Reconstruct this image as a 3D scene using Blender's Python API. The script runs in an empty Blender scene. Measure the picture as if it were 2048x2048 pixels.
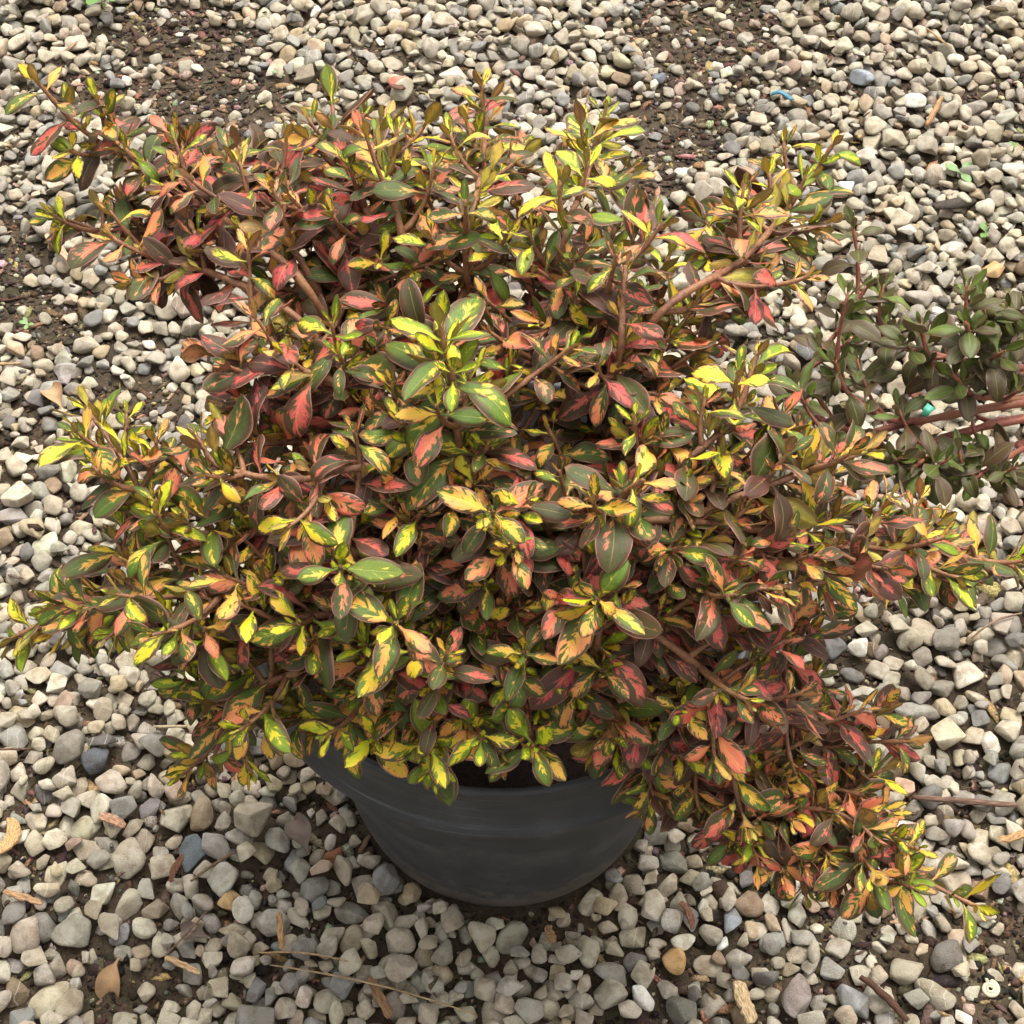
import bpy, math, random
import numpy as np
from mathutils import Vector, Matrix

random.seed(7)
RNG = np.random.default_rng(11)

# ------------------------------------------------------------------ camera, sky, sun, exposure
scene = bpy.context.scene
COL = scene.collection
F_PX = 3500.0                       # focal length in photograph pixels (photograph 2048 wide)
PITCH = math.radians(51.5)
CAM = np.array([0.006, -0.647, 1.129])
cam_data = bpy.data.cameras.new('camera')
cam_data.sensor_width = 36.0
cam_data.lens = F_PX / 2048.0 * 36.0
cam_data.clip_start = 0.02
cam_data.clip_end = 500.0
cam = bpy.data.objects.new('camera', cam_data)
COL.objects.link(cam)
cam.location = CAM
cam.rotation_euler = (math.radians(90) - PITCH, 0, 0)
scene.camera = cam

SUN_EL, SUN_AZ = math.radians(70), math.radians(30)      # azimuth clockwise from +Y (away from the camera)
world = bpy.data.worlds.new('World')
scene.world = world
world.use_nodes = True
wn = world.node_tree
wn.nodes.clear()
sky = wn.nodes.new('ShaderNodeTexSky')
sky.sky_type = 'NISHITA'
sky.sun_disc = False
sky.sun_elevation = SUN_EL
sky.sun_rotation = SUN_AZ
sky.air_density = 1.0
sky.dust_density = 6.0
sky.ozone_density = 1.0
hsv = wn.nodes.new('ShaderNodeHueSaturation')
hsv.inputs['Saturation'].default_value = 0.10            # bright overcast: nearly white sky
bg = wn.nodes.new('ShaderNodeBackground')
bg.inputs['Strength'].default_value = 0.13
wo = wn.nodes.new('ShaderNodeOutputWorld')
wn.links.new(sky.outputs[0], hsv.inputs['Color'])
wn.links.new(hsv.outputs[0], bg.inputs['Color'])
wn.links.new(bg.outputs[0], wo.inputs['Surface'])

sun_data = bpy.data.lights.new('sun', 'SUN')
sun_data.energy = 1.4
sun_data.angle = math.radians(38)
sun_data.color = (1.0, 0.95, 0.88)
sun = bpy.data.objects.new('sun', sun_data)
COL.objects.link(sun)
sd = Vector((math.sin(SUN_AZ) * math.cos(SUN_EL), math.cos(SUN_AZ) * math.cos(SUN_EL), math.sin(SUN_EL)))
sun.rotation_euler = sd.to_track_quat('Z', 'Y').to_euler()
sun.location = sd * 5

vs = scene.view_settings
vs.view_transform = 'Standard'
vs.look = 'None'
vs.exposure = 1.27
vs.gamma = 1.0
vs.use_curve_mapping = False
cy = scene.cycles
cy.max_bounces = 4; cy.diffuse_bounces = 2; cy.glossy_bounces = 2; cy.transmission_bounces = 2
cy.use_adaptive_sampling = True; cy.adaptive_threshold = 0.035

# ------------------------------------------------------------------ helpers
FW = np.array([0, math.cos(PITCH), -math.sin(PITCH)])
UP = np.array([0, math.sin(PITCH), math.cos(PITCH)])

def project(P):
    v = np.asarray(P, float) - CAM
    z = v @ FW
    return np.stack([1024 + F_PX * v[..., 0] / z, 1024 - F_PX * (v @ UP) / z, z], -1)

def ray(px, py):
    d = FW + np.array([1.0, 0, 0]) * ((px - 1024) / F_PX) + UP * ((1024 - py) / F_PX)
    return d / np.linalg.norm(d)

def at(px, py, z=0.0):
    d = ray(px, py)
    return CAM + d * ((z - CAM[2]) / d[2])

def unit(v):
    n = np.linalg.norm(v)
    return v / n if n > 1e-9 else np.array([0.0, 0, 1.0])

def srgb(r, g, b):
    def f(c):
        c /= 255.0
        return c / 12.92 if c <= 0.04045 else ((c + 0.055) / 1.055) ** 2.4
    return (f(r), f(g), f(b))

def tag(o, label=None, cat=None, group=None, kind=None):
    if label: o['label'] = label
    if cat: o['category'] = cat
    if group: o['group'] = group
    if kind: o['kind'] = kind
    return o

def empty(name, loc=(0, 0, 0)):
    o = bpy.data.objects.new(name, None)
    o.empty_display_size = 0.02
    o.location = loc
    COL.objects.link(o)
    return o

def np_mesh(name, V, F, smooth=True, uv=None, colors=None):
    """V (n,3), F (m,k) with k 3 or 4, uv per vertex, colors {name: (n,4)} per vertex"""
    V = np.ascontiguousarray(V, dtype=np.float32)
    F = np.ascontiguousarray(F, dtype=np.int32)
    me = bpy.data.meshes.new(name)
    k = F.shape[1]
    me.vertices.add(len(V)); me.vertices.foreach_set('co', V.ravel())
    me.loops.add(F.size); me.loops.foreach_set('vertex_index', F.ravel())
    me.polygons.add(len(F))
    me.polygons.foreach_set('loop_start', np.arange(0, F.size, k, dtype=np.int32))
    me.polygons.foreach_set('loop_total', np.full(len(F), k, dtype=np.int32))
    me.polygons.foreach_set('use_smooth', np.full(len(F), smooth, dtype=bool))
    if uv is not None:
        l = me.uv_layers.new(name='UVMap')
        l.data.foreach_set('uv', np.ascontiguousarray(uv[F.ravel()], dtype=np.float32).ravel())
    for n, c in (colors or {}).items():
        a = me.color_attributes.new(n, 'FLOAT_COLOR', 'POINT')
        a.data.foreach_set('color', np.ascontiguousarray(c, dtype=np.float32).ravel())
    me.update()
    return me

def obj(name, me, mat=None, parent=None, loc=(0, 0, 0)):
    o = bpy.data.objects.new(name, me)
    o.location = loc
    if mat and not me.materials:
        me.materials.append(mat)
    if parent: o.parent = parent
    COL.objects.link(o)
    return o

class Geo:
    """collects vertices and quads/tris (tris stored as degenerate-free separate list)"""
    def __init__(s): s.V = []; s.F = []; s.n = 0
    def add(s, V, F):
        V = np.asarray(V, float); s.V.append(V); s.F += [tuple(i + s.n for i in f) for f in F]; s.n += len(V)
    def mesh(s, name, smooth=True):
        me = bpy.data.meshes.new(name)
        V = np.concatenate(s.V)
        me.from_pydata(V.tolist(), [], s.F)
        for p in me.polygons: p.use_smooth = smooth
        me.update()
        return me

def frames(P):
    """parallel-transport frames along polyline P (n,3): tangents, normals, binormals"""
    T = np.gradient(P, axis=0)
    T /= np.linalg.norm(T, axis=1)[:, None] + 1e-12
    a = np.array([0, 0, 1.0]) if abs(T[0, 2]) < 0.9 else np.array([1.0, 0, 0])
    n = unit(np.cross(T[0], a))
    N = [n]
    for i in range(1, len(P)):
        n = unit(n - T[i] * (n @ T[i])); N.append(n)
    N = np.array(N)
    return T, N, np.cross(T, N)

def tube(geo, P, R, sides=7):
    P = np.asarray(P, float); T, N, B = frames(P)
    R = np.broadcast_to(R, (len(P),))
    a = np.linspace(0, 2 * np.pi, sides, endpoint=False)
    V = P[:, None] + R[:, None, None] * (np.cos(a)[None, :, None] * N[:, None] + np.sin(a)[None, :, None] * B[:, None])
    F = []
    for i in range(len(P) - 1):
        for j in range(sides):
            k = (j + 1) % sides
            F.append((i * sides + j, i * sides + k, (i + 1) * sides + k, (i + 1) * sides + j))
    F.append(tuple(reversed(range(sides)))); F.append(tuple((len(P) - 1) * sides + j for j in range(sides)))
    geo.add(V.reshape(-1, 3), F)

# ------------------------------------------------------------------ node expression helper
class X:
    """wraps a socket so shader maths reads like maths"""
    nt = None
    def __init__(s, sock): s.s = sock
    @staticmethod
    def m(op, *a, clamp=False):
        n = X.nt.nodes.new('ShaderNodeMath'); n.operation = op; n.use_clamp = clamp
        for i, v in enumerate(a):
            if isinstance(v, X): X.nt.links.new(v.s, n.inputs[i])
            else: n.inputs[i].default_value = v
        return X(n.outputs[0])
    def __add__(s, o): return X.m('ADD', s, o)
    __radd__ = __add__
    def __sub__(s, o): return X.m('SUBTRACT', s, o)
    def __rsub__(s, o): return X.m('SUBTRACT', o, s)
    def __mul__(s, o): return X.m('MULTIPLY', s, o)
    __rmul__ = __mul__
    def abs(s): return X.m('ABSOLUTE', s)
    def ss(s, a, b):
        n = X.nt.nodes.new('ShaderNodeMapRange'); n.interpolation_type = 'SMOOTHSTEP'
        X.nt.links.new(s.s, n.inputs['Value'])
        n.inputs['From Min'].default_value = a; n.inputs['From Max'].default_value = b
        return X(n.outputs[0])

def nd(t): return X.nt.nodes.new(t)
def vec(x, y, z):
    n = nd('ShaderNodeCombineXYZ')
    for i, v in enumerate((x, y, z)):
        if isinstance(v, X): X.nt.links.new(v.s, n.inputs[i])
        else: n.inputs[i].default_value = v
    return X(n.outputs[0])
def noise(v, scale=1.0, detail=2.0, rough=0.5):
    n = nd('ShaderNodeTexNoise')
    if v is not None: X.nt.links.new(v.s, n.inputs['Vector'])
    n.inputs['Scale'].default_value = scale; n.inputs['Detail'].default_value = detail; n.inputs['Roughness'].default_value = rough
    return X(n.outputs[0])
def ramp(f, stops):
    n = nd('ShaderNodeValToRGB')
    X.nt.links.new(f.s, n.inputs[0])
    e = n.color_ramp.elements
    while len(e) < len(stops): e.new(0.5)
    for i, (p, c) in enumerate(stops):
        e[i].position = p; e[i].color = (*c, 1)
    return X(n.outputs[0])
def mixc(f, a, b, blend='MIX'):
    n = nd('ShaderNodeMix'); n.data_type = 'RGBA'; n.blend_type = blend
    for i, v in ((0, f), (6, a), (7, b)):
        if isinstance(v, X): X.nt.links.new(v.s, n.inputs[i])
        elif i == 0: n.inputs[0].default_value = v
        else: n.inputs[i].default_value = (*v, 1)
    return X(n.outputs[2])
def coords(kind='Object'): return X(nd('ShaderNodeTexCoord').outputs[kind])
def bump(h, strength, dist):
    n = nd('ShaderNodeBump'); X.nt.links.new(h.s, n.inputs['Height'])
    n.inputs['Strength'].default_value = strength; n.inputs['Distance'].default_value = dist
    return X(n.outputs[0])
def new_mat(name):
    m = bpy.data.materials.new(name); m.use_nodes = True
    X.nt = m.node_tree; X.nt.nodes.clear()
    return m
def surface(color, rough=0.6, normal=None, spec=0.5, translucent=0.0, sheen=None, coat=0.0):
    p = nd('ShaderNodeBsdfPrincipled'); L = X.nt.links
    if isinstance(color, X): L.new(color.s, p.inputs['Base Color'])
    else: p.inputs['Base Color'].default_value = (*color, 1)
    if isinstance(rough, X): L.new(rough.s, p.inputs['Roughness'])
    else: p.inputs['Roughness'].default_value = rough
    p.inputs['Specular IOR Level'].default_value = spec
    if coat: p.inputs['Coat Weight'].default_value = coat; p.inputs['Coat Roughness'].default_value = 0.25
    if normal: L.new(normal.s, p.inputs['Normal'])
    out = nd('ShaderNodeOutputMaterial'); sh = p.outputs[0]
    if translucent:
        t = nd('ShaderNodeBsdfTranslucent'); mx = nd('ShaderNodeMixShader'); mx.inputs[0].default_value = translucent
        if isinstance(color, X): L.new(color.s, t.inputs[0])
        else: t.inputs[0].default_value = (*color, 1)
        L.new(sh, mx.inputs[1]); L.new(t.outputs[0], mx.inputs[2]); sh = mx.outputs[0]
    L.new(sh, out.inputs['Surface'])

# ------------------------------------------------------------------ materials
def pebble_material(name, per_object):
    m = new_mat(name)
    if per_object:
        oi = nd('ShaderNodeObjectInfo'); base = X(oi.outputs['Color']); rnd = X(oi.outputs['Random'])
    else:
        a = nd('ShaderNodeAttribute'); a.attribute_name = 'pcol'; base = X(a.outputs['Color']); rnd = X(a.outputs['Alpha'])
    g = nd('ShaderNodeNewGeometry'); pos = X(g.outputs['Position'])
    n1 = noise(pos, 120, 3, 0.6); n2 = noise(pos, 900, 2, 0.7); n3 = noise(pos, 2400, 1, 0.6)
    n0 = noise(pos, 45, 2, 0.5)
    c = mixc(n0.ss(0.4, 0.65) * 0.30, base, srgb(178, 158, 124), 'MULTIPLY')
    c = mixc(n1.ss(0.40, 0.70) * 0.50, c, srgb(160, 140, 112), 'MULTIPLY')
    c = mixc(n2.ss(0.55, 0.75) * 0.40, c, srgb(78, 72, 64))
    c = mixc(n3.ss(0.62, 0.74) * 0.25, c, srgb(225, 220, 208))
    # thin pale veins on some stones
    w = nd('ShaderNodeTexWave'); w.inputs['Scale'].default_value = 40; w.inputs['Distortion'].default_value = 6
    X.nt.links.new(pos.s, w.inputs['Vector'])
    c = mixc(X(w.outputs[1]).ss(0.97, 1.0) * rnd.ss(0.88, 0.92) * 0.3, c, srgb(215, 208, 195))
    surface(c, 0.72, bump(n2, 0.7, 0.0016), spec=0.28)
    return m

M_PEB = pebble_material('pebble_mass', False)
M_PEBO = pebble_material('pebble_single', True)

def soil_material(name, dark, light, moss):
    m = new_mat(name)
    g = nd('ShaderNodeNewGeometry'); pos = X(g.outputs['Position'])
    n1 = noise(pos, 14, 4, 0.6); n2 = noise(pos, 160, 5, 0.7); n3 = noise(pos, 700, 3, 0.7)
    c = ramp(n2 * 0.6 + n3 * 0.4, [(0.35, dark), (0.62, light), (0.72, srgb(122, 100, 76))])
    c = mixc(n1.ss(0.55, 0.7) * moss, c, srgb(52, 56, 30))
    surface(c, 0.9, bump(n2 * 0.6 + n3 * 0.4, 0.9, 0.004), spec=0.2)
    return m
M_SOIL = soil_material('dark_soil', srgb(40, 33, 25), srgb(86, 73, 57), 0.6)
M_POTSOIL = soil_material('potting_mix', srgb(22, 17, 14), srgb(58, 44, 34), 0.0)

def wood_material(name, per_object, rough=0.85):
    m = new_mat(name)
    if per_object: base = X(nd('ShaderNodeObjectInfo').outputs['Color'])
    else:
        a = nd('ShaderNodeAttribute'); a.attribute_name = 'pcol'; base = X(a.outputs['Color'])
    pos = coords('Object')
    mp = nd('ShaderNodeMapping'); mp.inputs['Scale'].default_value = (90, 1400, 1400) if per_object else (600, 600, 600)
    X.nt.links.new(pos.s, mp.inputs['Vector'])
    n1 = noise(X(mp.outputs[0]), 1, 4, 0.65)
    c = mixc(n1.ss(0.35, 0.7), mixc(0.75, base, srgb(110, 86, 62), 'MULTIPLY'), base)
    surface(c, rough, bump(n1, 0.6, 0.0006), spec=0.25)
    return m
M_WOOD = wood_material('weathered_wood', True)
M_LITTER = wood_material('litter_bits', False)

def leaf_material(name):
    m = new_mat(name)
    uvn = nd('ShaderNodeUVMap'); uvn.uv_map = 'UVMap'
    sp = nd('ShaderNodeSeparateXYZ'); X.nt.links.new(uvn.outputs[0], sp.inputs[0])
    t = X(sp.outputs[0]); s = X(sp.outputs[1]) * 2.0 - 1.0
    at_ = nd('ShaderNodeAttribute'); at_.attribute_name = 'lf'
    sc = nd('ShaderNodeSeparateColor'); X.nt.links.new(at_.outputs['Color'], sc.inputs[0])
    age, seed, var = (X(sc.outputs[i]) for i in range(3))
    bronze = X(at_.outputs['Alpha'])
    a = s.abs()
    q = t - a * 0.28
    n1 = noise(vec(q * 9.0, s * 1.6, seed * 61.0), 1, 2.5, 0.6)             # streaks that follow the side veins
    n2 = noise(vec(t * 1.9, s * 1.1, seed * 97.0), 1, 1, 0.5)               # lopsided blotches
    n3 = noise(vec(t * 3.5, s * 2.0, seed * 33.0 + 5.0), 1, 3, 0.6)
    n4 = noise(vec(q * 30.0, s * 5.0, seed * 21.0), 1, 2, 0.6)
    endf = (t - 0.5).abs().ss(0.30, 0.52)
    e = var * 0.85 - 0.30 + (n2 - 0.5) * 1.9 + (n1 - 0.5) * 1.9 - a * 0.62 - endf * 0.35
    patch = e.ss(-0.05, 0.12)
    halo = e.ss(-0.22, 0.02)
    green = ramp(age, [(0.0, srgb(122, 146, 30)), (0.25, srgb(78, 106, 30)), (0.55, srgb(54, 72, 28)), (0.85, srgb(62, 54, 32)), (1.0, srgb(70, 46, 36))])
    lime = ramp(age, [(0.0, srgb(158, 178, 40)), (0.4, srgb(104, 124, 44)), (0.8, srgb(98, 80, 50)), (1.0, srgb(94, 60, 48))])
    edge = ramp(n3, [(0.3, srgb(60, 48, 28)), (0.7, srgb(94, 70, 44))])
    edge = mixc(age.ss(0.4, 0.9) * 0.7, edge, srgb(92, 52, 40))
    rim_w = (a + (n3 - 0.5) * 0.6 + endf * 0.15).ss(0.44, 0.84)
    rim_w = X.m('MAXIMUM', rim_w, bronze * (n3 * 0.5 + 0.6).ss(0.4, 1.0))
    c = mixc(n4.ss(0.3, 0.75) * 0.35 + halo * 0.45, green, lime)
    c = mixc(rim_w * 0.92, c, edge)
    hue = age * 0.92 + (n2 - 0.5) * 0.25 + a * 0.16 + (t - 0.5) * 0.12 + (n4 - 0.5) * 0.10
    pc = ramp(hue, [(0.0, srgb(200, 212, 36)), (0.20, srgb(234, 200, 44)), (0.38, srgb(230, 164, 74)), (0.54, srgb(222, 128, 86)), (0.74, srgb(204, 90, 78)), (1.0, srgb(174, 56, 60))])
    pc = mixc(n4.ss(0.4, 0.8) * 0.15, pc, srgb(246, 216, 140))
    patch = patch * (1.0 - a.ss(0.80, 0.95) * 0.75)
    c = mixc(patch, c, pc)
    mid = 1.0 - a.ss(0.015, 0.055)
    c = mixc(mid * 0.30 * (1.0 - t.ss(0.7, 1.0)), c, srgb(196, 180, 96))
    c = mixc(a.ss(0.90, 0.985) * 0.8, c, srgb(160, 116, 98))                # rolled leaf margin, the light it catches painted in as a pale line
    spot = noise(vec(t * 9.0, s * 5.0, seed * 157.0), 1, 1, 0.5).ss(0.70, 0.74) * seed.ss(0.55, 0.65)
    c = mixc(spot * 0.75, c, srgb(74, 50, 34))
    scorch = (t + (n3 - 0.5) * 0.3).ss(0.88, 0.96) * (1.0 - seed.ss(0.15, 0.2))
    c = mixc(scorch * 0.85, c, srgb(122, 84, 54))
    geo = nd('ShaderNodeNewGeometry')
    under = mixc(0.62, c, mixc(age, srgb(168, 140, 74), srgb(158, 98, 82)))
    c = mixc(X(geo.outputs['Backfacing']), c, under)
    h = mid * -0.9
    n5 = noise(vec(t * 40.0, s * 22.0, seed * 13.0), 1, 2, 0.6)
    c = mixc(n5.ss(0.4, 0.7) * 0.22, c, srgb(120, 104, 84), 'MULTIPLY')
    surface(c, 0.36 + n5 * 0.22, bump(h + n5 * 0.7, 0.36, 0.0012), spec=0.34, translucent=0.07)
    return m
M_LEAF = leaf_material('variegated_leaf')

def dark_leaf_material(name):
    m = new_mat(name)
    uvn = nd('ShaderNodeUVMap'); uvn.uv_map = 'UVMap'
    sp = nd('ShaderNodeSeparateXYZ'); X.nt.links.new(uvn.outputs[0], sp.inputs[0])
    t = X(sp.outputs[0]); s = X(sp.outputs[1]) * 2.0 - 1.0; a = s.abs()
    at_ = nd('ShaderNodeAttribute'); at_.attribute_name = 'lf'
    sc = nd('ShaderNodeSeparateColor'); X.nt.links.new(at_.outputs['Color'], sc.inputs[0])
    age, seed = X(sc.outputs[0]), X(sc.outputs[1])
    q = t - a * 0.28
    n3 = noise(vec(t * 3.5, s * 2.0, seed * 33.0), 1, 3, 0.6); n4 = noise(vec(q * 22.0, s * 4.0, seed * 21.0), 1, 2, 0.6)
    c = ramp(age * 0.7 + n3 * 0.3, [(0.1, srgb(112, 132, 46)), (0.35, srgb(72, 82, 32)), (0.58, srgb(74, 64, 36)), (0.92, srgb(94, 68, 42))])
    c = mixc((a + (n3 - 0.5) * 0.6).ss(0.5, 0.95) * 0.8, c, srgb(78, 62, 46))
    c = mixc((1.0 - a.ss(0.015, 0.06)) * 0.55 * (1.0 - t.ss(0.75, 1.0)), c, srgb(128, 146, 76))
    c = mixc(a.ss(0.91, 0.985) * 0.7, c, srgb(138, 108, 88))  # pale line paints in the light caught along the rolled leaf edge
    geo = nd('ShaderNodeNewGeometry')
    c = mixc(X(geo.outputs['Backfacing']), c, mixc(0.6, c, srgb(138, 118, 84)))
    mid = 1.0 - a.ss(0.015, 0.055)
    surface(c, 0.40 + n3 * 0.15, bump(n4 * 0.5 - mid * 0.9, 0.35, 0.0012), spec=0.32, translucent=0.06)
    return m
M_DARKLEAF = dark_leaf_material('dark_leaf')

def stem_material(name, c0, c1, c2):
    m = new_mat(name)
    g = nd('ShaderNodeNewGeometry'); pos = X(g.outputs['Position'])
    n1 = noise(pos, 45, 3, 0.6); n2 = noise(pos, 600, 3, 0.7)
    c = ramp(n1 * 0.5 + n2 * 0.5, [(0.36, c0), (0.52, c1), (0.66, c2)])
    surface(c, 0.55, bump(n2, 0.4, 0.0008), spec=0.4)
    return m
M_STEM = stem_material('stem_bark', srgb(86, 56, 40), srgb(134, 90, 62), srgb(150, 114, 72))
M_STEM2 = stem_material('dark_shrub_bark', srgb(116, 62, 50), srgb(148, 86, 68), srgb(150, 112, 70))

def pot_material(name, wear_and_light):
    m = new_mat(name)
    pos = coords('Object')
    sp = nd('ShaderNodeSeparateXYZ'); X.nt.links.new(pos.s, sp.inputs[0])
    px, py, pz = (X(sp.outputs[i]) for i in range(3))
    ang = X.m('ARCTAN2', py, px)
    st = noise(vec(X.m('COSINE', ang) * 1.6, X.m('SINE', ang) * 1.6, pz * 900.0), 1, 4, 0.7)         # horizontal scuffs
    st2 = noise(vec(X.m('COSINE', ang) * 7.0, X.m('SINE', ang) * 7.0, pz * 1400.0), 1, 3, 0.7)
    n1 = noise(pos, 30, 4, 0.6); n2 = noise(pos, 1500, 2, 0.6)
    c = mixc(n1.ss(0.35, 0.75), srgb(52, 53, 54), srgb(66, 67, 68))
    c = mixc(st.ss(0.56, 0.72) * 0.35 * wear_and_light + st2.ss(0.64, 0.78) * n1.ss(0.4, 0.6) * 0.6 * wear_and_light, c, srgb(124, 125, 126))
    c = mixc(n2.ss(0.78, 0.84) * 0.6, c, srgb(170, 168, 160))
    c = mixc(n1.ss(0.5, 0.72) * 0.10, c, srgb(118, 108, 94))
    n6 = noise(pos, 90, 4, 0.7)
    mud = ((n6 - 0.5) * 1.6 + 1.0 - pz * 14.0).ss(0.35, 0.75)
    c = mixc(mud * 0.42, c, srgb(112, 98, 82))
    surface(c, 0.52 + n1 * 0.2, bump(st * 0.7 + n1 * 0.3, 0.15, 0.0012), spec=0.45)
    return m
M_POT = pot_material('black_nursery_plastic', 0.55)
M_RIM = pot_material('scuffed_lit_rim_plastic', 1.3)  # heavier pale scuffs also paint in the highlights along the lip

def flat_mat(name, c, rough=0.6, translucent=0.0, var=0.25, scale=300):
    m = new_mat(name)
    n1 = noise(coords('Object'), scale, 3, 0.6)
    cc = mixc(n1.ss(0.3, 0.75) * var, c, tuple(v * 0.45 for v in c))
    surface(cc, rough, bump(n1, 0.3, 0.0006), spec=0.4, translucent=translucent)
    return m
M_WEED = flat_mat('seedling_green', srgb(98, 136, 62), 0.5, 0.25)
M_WEED2 = flat_mat('seedling_pale_green', srgb(126, 154, 98), 0.5, 0.25)
M_WEEDSTEM = flat_mat('seedling_stem', srgb(148, 160, 96), 0.6)
M_BLUE = flat_mat('blue_plastic', srgb(66, 120, 140), 0.4)
M_TEAL = flat_mat('teal_plastic', srgb(70, 160, 130), 0.4)
M_SHELL = flat_mat('snail_shell', srgb(206, 186, 150), 0.4)
M_DRYLEAF = flat_mat('dry_leaf', srgb(176, 142, 104), 0.8, 0.1, 0.6, 120)
M_GREYLEAF = flat_mat('rotten_leaf', srgb(120, 104, 92), 0.8, 0.1, 0.6, 120)

# ------------------------------------------------------------------ ground sheet
GX0, GX1, GY0, GY1, CELL = -0.88, 0.88, -0.46, 1.32, 0.0015
NX, NY = int((GX1 - GX0) / CELL), int((GY1 - GY0) / CELL)

def smooth_noise(nx, ny, cells, rng):
    """value noise on an nx x ny grid with about `cells` lattice cells across"""
    cy = max(2, int(cells * ny / nx))
    g = rng.normal(size=(cells + 3, cy + 3))
    x = np.linspace(0, cells, nx); y = np.linspace(0, cy, ny)
    i = x.astype(int); j = y.astype(int); fx = x - i; fy = y - j
    fx = fx * fx * (3 - 2 * fx); fy = fy * fy * (3 - 2 * fy)
    A = g[np.ix_(i, j)]; B = g[np.ix_(i + 1, j)]; C = g[np.ix_(i, j + 1)]; D = g[np.ix_(i + 1, j + 1)]
    return (A * (1 - fx)[:, None] + B * fx[:, None]) * (1 - fy)[None] + (C * (1 - fx)[:, None] + D * fx[:, None]) * fy[None]

SOILH = 0.0018 * smooth_noise(NX, NY, 14, RNG) + 0.0012 * smooth_noise(NX, NY, 60, RNG) + 0.0006 * smooth_noise(NX, NY, 220, RNG)
SOILH = SOILH.astype(np.float32)
step = 5
xs_in = GX0 + CELL * np.arange(0, NX, step); ys_in = GY0 + CELL * np.arange(0, NY, step)
outer = np.array([0.05, 0.2, 0.6, 1.5, 4, 10, 30, 80])
gx = np.concatenate([xs_in[0] - outer[::-1], xs_in, xs_in[-1] + outer]); gy = np.concatenate([ys_in[0] - outer[::-1], ys_in, ys_in[-1] + outer])
GH = np.zeros((len(gx), len(gy)))
k = len(outer)
GH[k:-k, k:-k] = SOILH[::step, ::step]
XX, YY = np.meshgrid(gx, gy, indexing='ij')
idx = np.arange(len(gx) * len(gy)).reshape(len(gx), len(gy))
Fg = np.stack([idx[:-1, :-1], idx[1:, :-1], idx[1:, 1:], idx[:-1, 1:]], -1).reshape(-1, 4)
ground = obj('ground', np_mesh('ground', np.stack([XX, YY, GH], -1).reshape(-1, 3), Fg), M_SOIL)
tag(ground, 'dark damp soil showing between the grey and beige gravel', kind='structure')

# ------------------------------------------------------------------ gravel: drop every pebble onto the height field
POT_R, POT_H, POT_BASE, POT_LIP = 0.16, 0.259, 0.105, 0.050

def icosphere(sub):
    import bmesh
    bm = bmesh.new(); bmesh.ops.create_icosphere(bm, subdivisions=sub, radius=1.0)
    V = np.array([v.co[:] for v in bm.verts]); F = np.array([[v.index for v in f.verts] for f in bm.faces]); bm.free()
    return V, F
ICO = {s: icosphere(s) for s in (1, 2, 3, 4)}

def pebble_shape(seed):
    r = np.random.default_rng(seed)
    n = r.integers(6, 11)
    N = r.normal(size=(n, 3)); N /= np.linalg.norm(N, axis=1)[:, None]
    D = r.uniform(0.42, 0.88, n)
    kk = r.uniform(20, 80)                       # higher is more angular
    W = r.normal(size=(6, 3)) * 2.2; ph = r.uniform(0, 6.28, 6)
    def f(V):
        c = np.maximum(np.concatenate([V @ N.T, 0.92 * np.abs(V)], 1), 0.02) / np.concatenate([D, np.ones(3)])
        rad = (np.sum(c ** kk, axis=1) + 0.9) ** (-1.0 / kk)
        rad *= 1 + 0.02 * np.sin(V @ W.T + ph).sum(1) / 2
        P = V * rad[:, None]
        lo, hi = P.min(0), P.max(0)
        return (P - (lo + hi) / 2) / ((hi - lo) / 2)
    return f
NVAR = 32
SHAPES = [pebble_shape(100 + i) for i in range(NVAR)]
BITS = np.stack([f(ICO[1][0]) for f in SHAPES])          # coarse lumps for crumbs and flakes

def broken_stone(seed, seg):
    """a chipped stone: hull of a few points with worn edges"""
    import bmesh
    r = np.random.default_rng(seed)
    pts = []
    while len(pts) < r.integers(8, 14):
        p = unit(r.normal(size=3))
        if all(np.linalg.norm(p - q) > 0.55 for q in pts): pts.append(p)
        elif r.random() < 0.02: break
    bm = bmesh.new()
    for p in pts: bm.verts.new(p * r.uniform(0.88, 1.1))
    bmesh.ops.convex_hull(bm, input=bm.verts)
    bmesh.ops.bevel(bm, geom=list(bm.edges), offset=r.uniform(0.07, 0.17), offset_type='OFFSET', segments=seg, profile=0.5, affect='EDGES', clamp_overlap=True)
    bmesh.ops.remove_doubles(bm, verts=bm.verts, dist=0.02)
    bmesh.ops.triangulate(bm, faces=bm.faces)
    bm.verts.index_update()
    V = np.array([v.co[:] for v in bm.verts]); F = np.array([[v.index for v in f.verts] for f in bm.faces]); bm.free()
    V = V + 0.012 * np.sin(V @ r.normal(size=(3, 3)) * 5)
    lo, hi = V.min(0), V.max(0)
    return (V - (lo + hi) / 2) / ((hi - lo) / 2), F
def variants(lod):
    out = []
    for i in range(NVAR):
        if i % 8 < 6: out.append(broken_stone(300 + i, {'low': 1, 'mid': 2, 'high': 3}[lod]))
        else:
            k_ = {'low': 2, 'mid': 3, 'high': 4}[lod]; out.append((SHAPES[i](ICO[k_][0]), ICO[k_][1]))
    return out
VAR = {l: variants(l) for l in ('low', 'mid', 'high')}
print('tris per stone', [(l, int(np.mean([len(f) for v, f in VAR[l]]))) for l in VAR])

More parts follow.
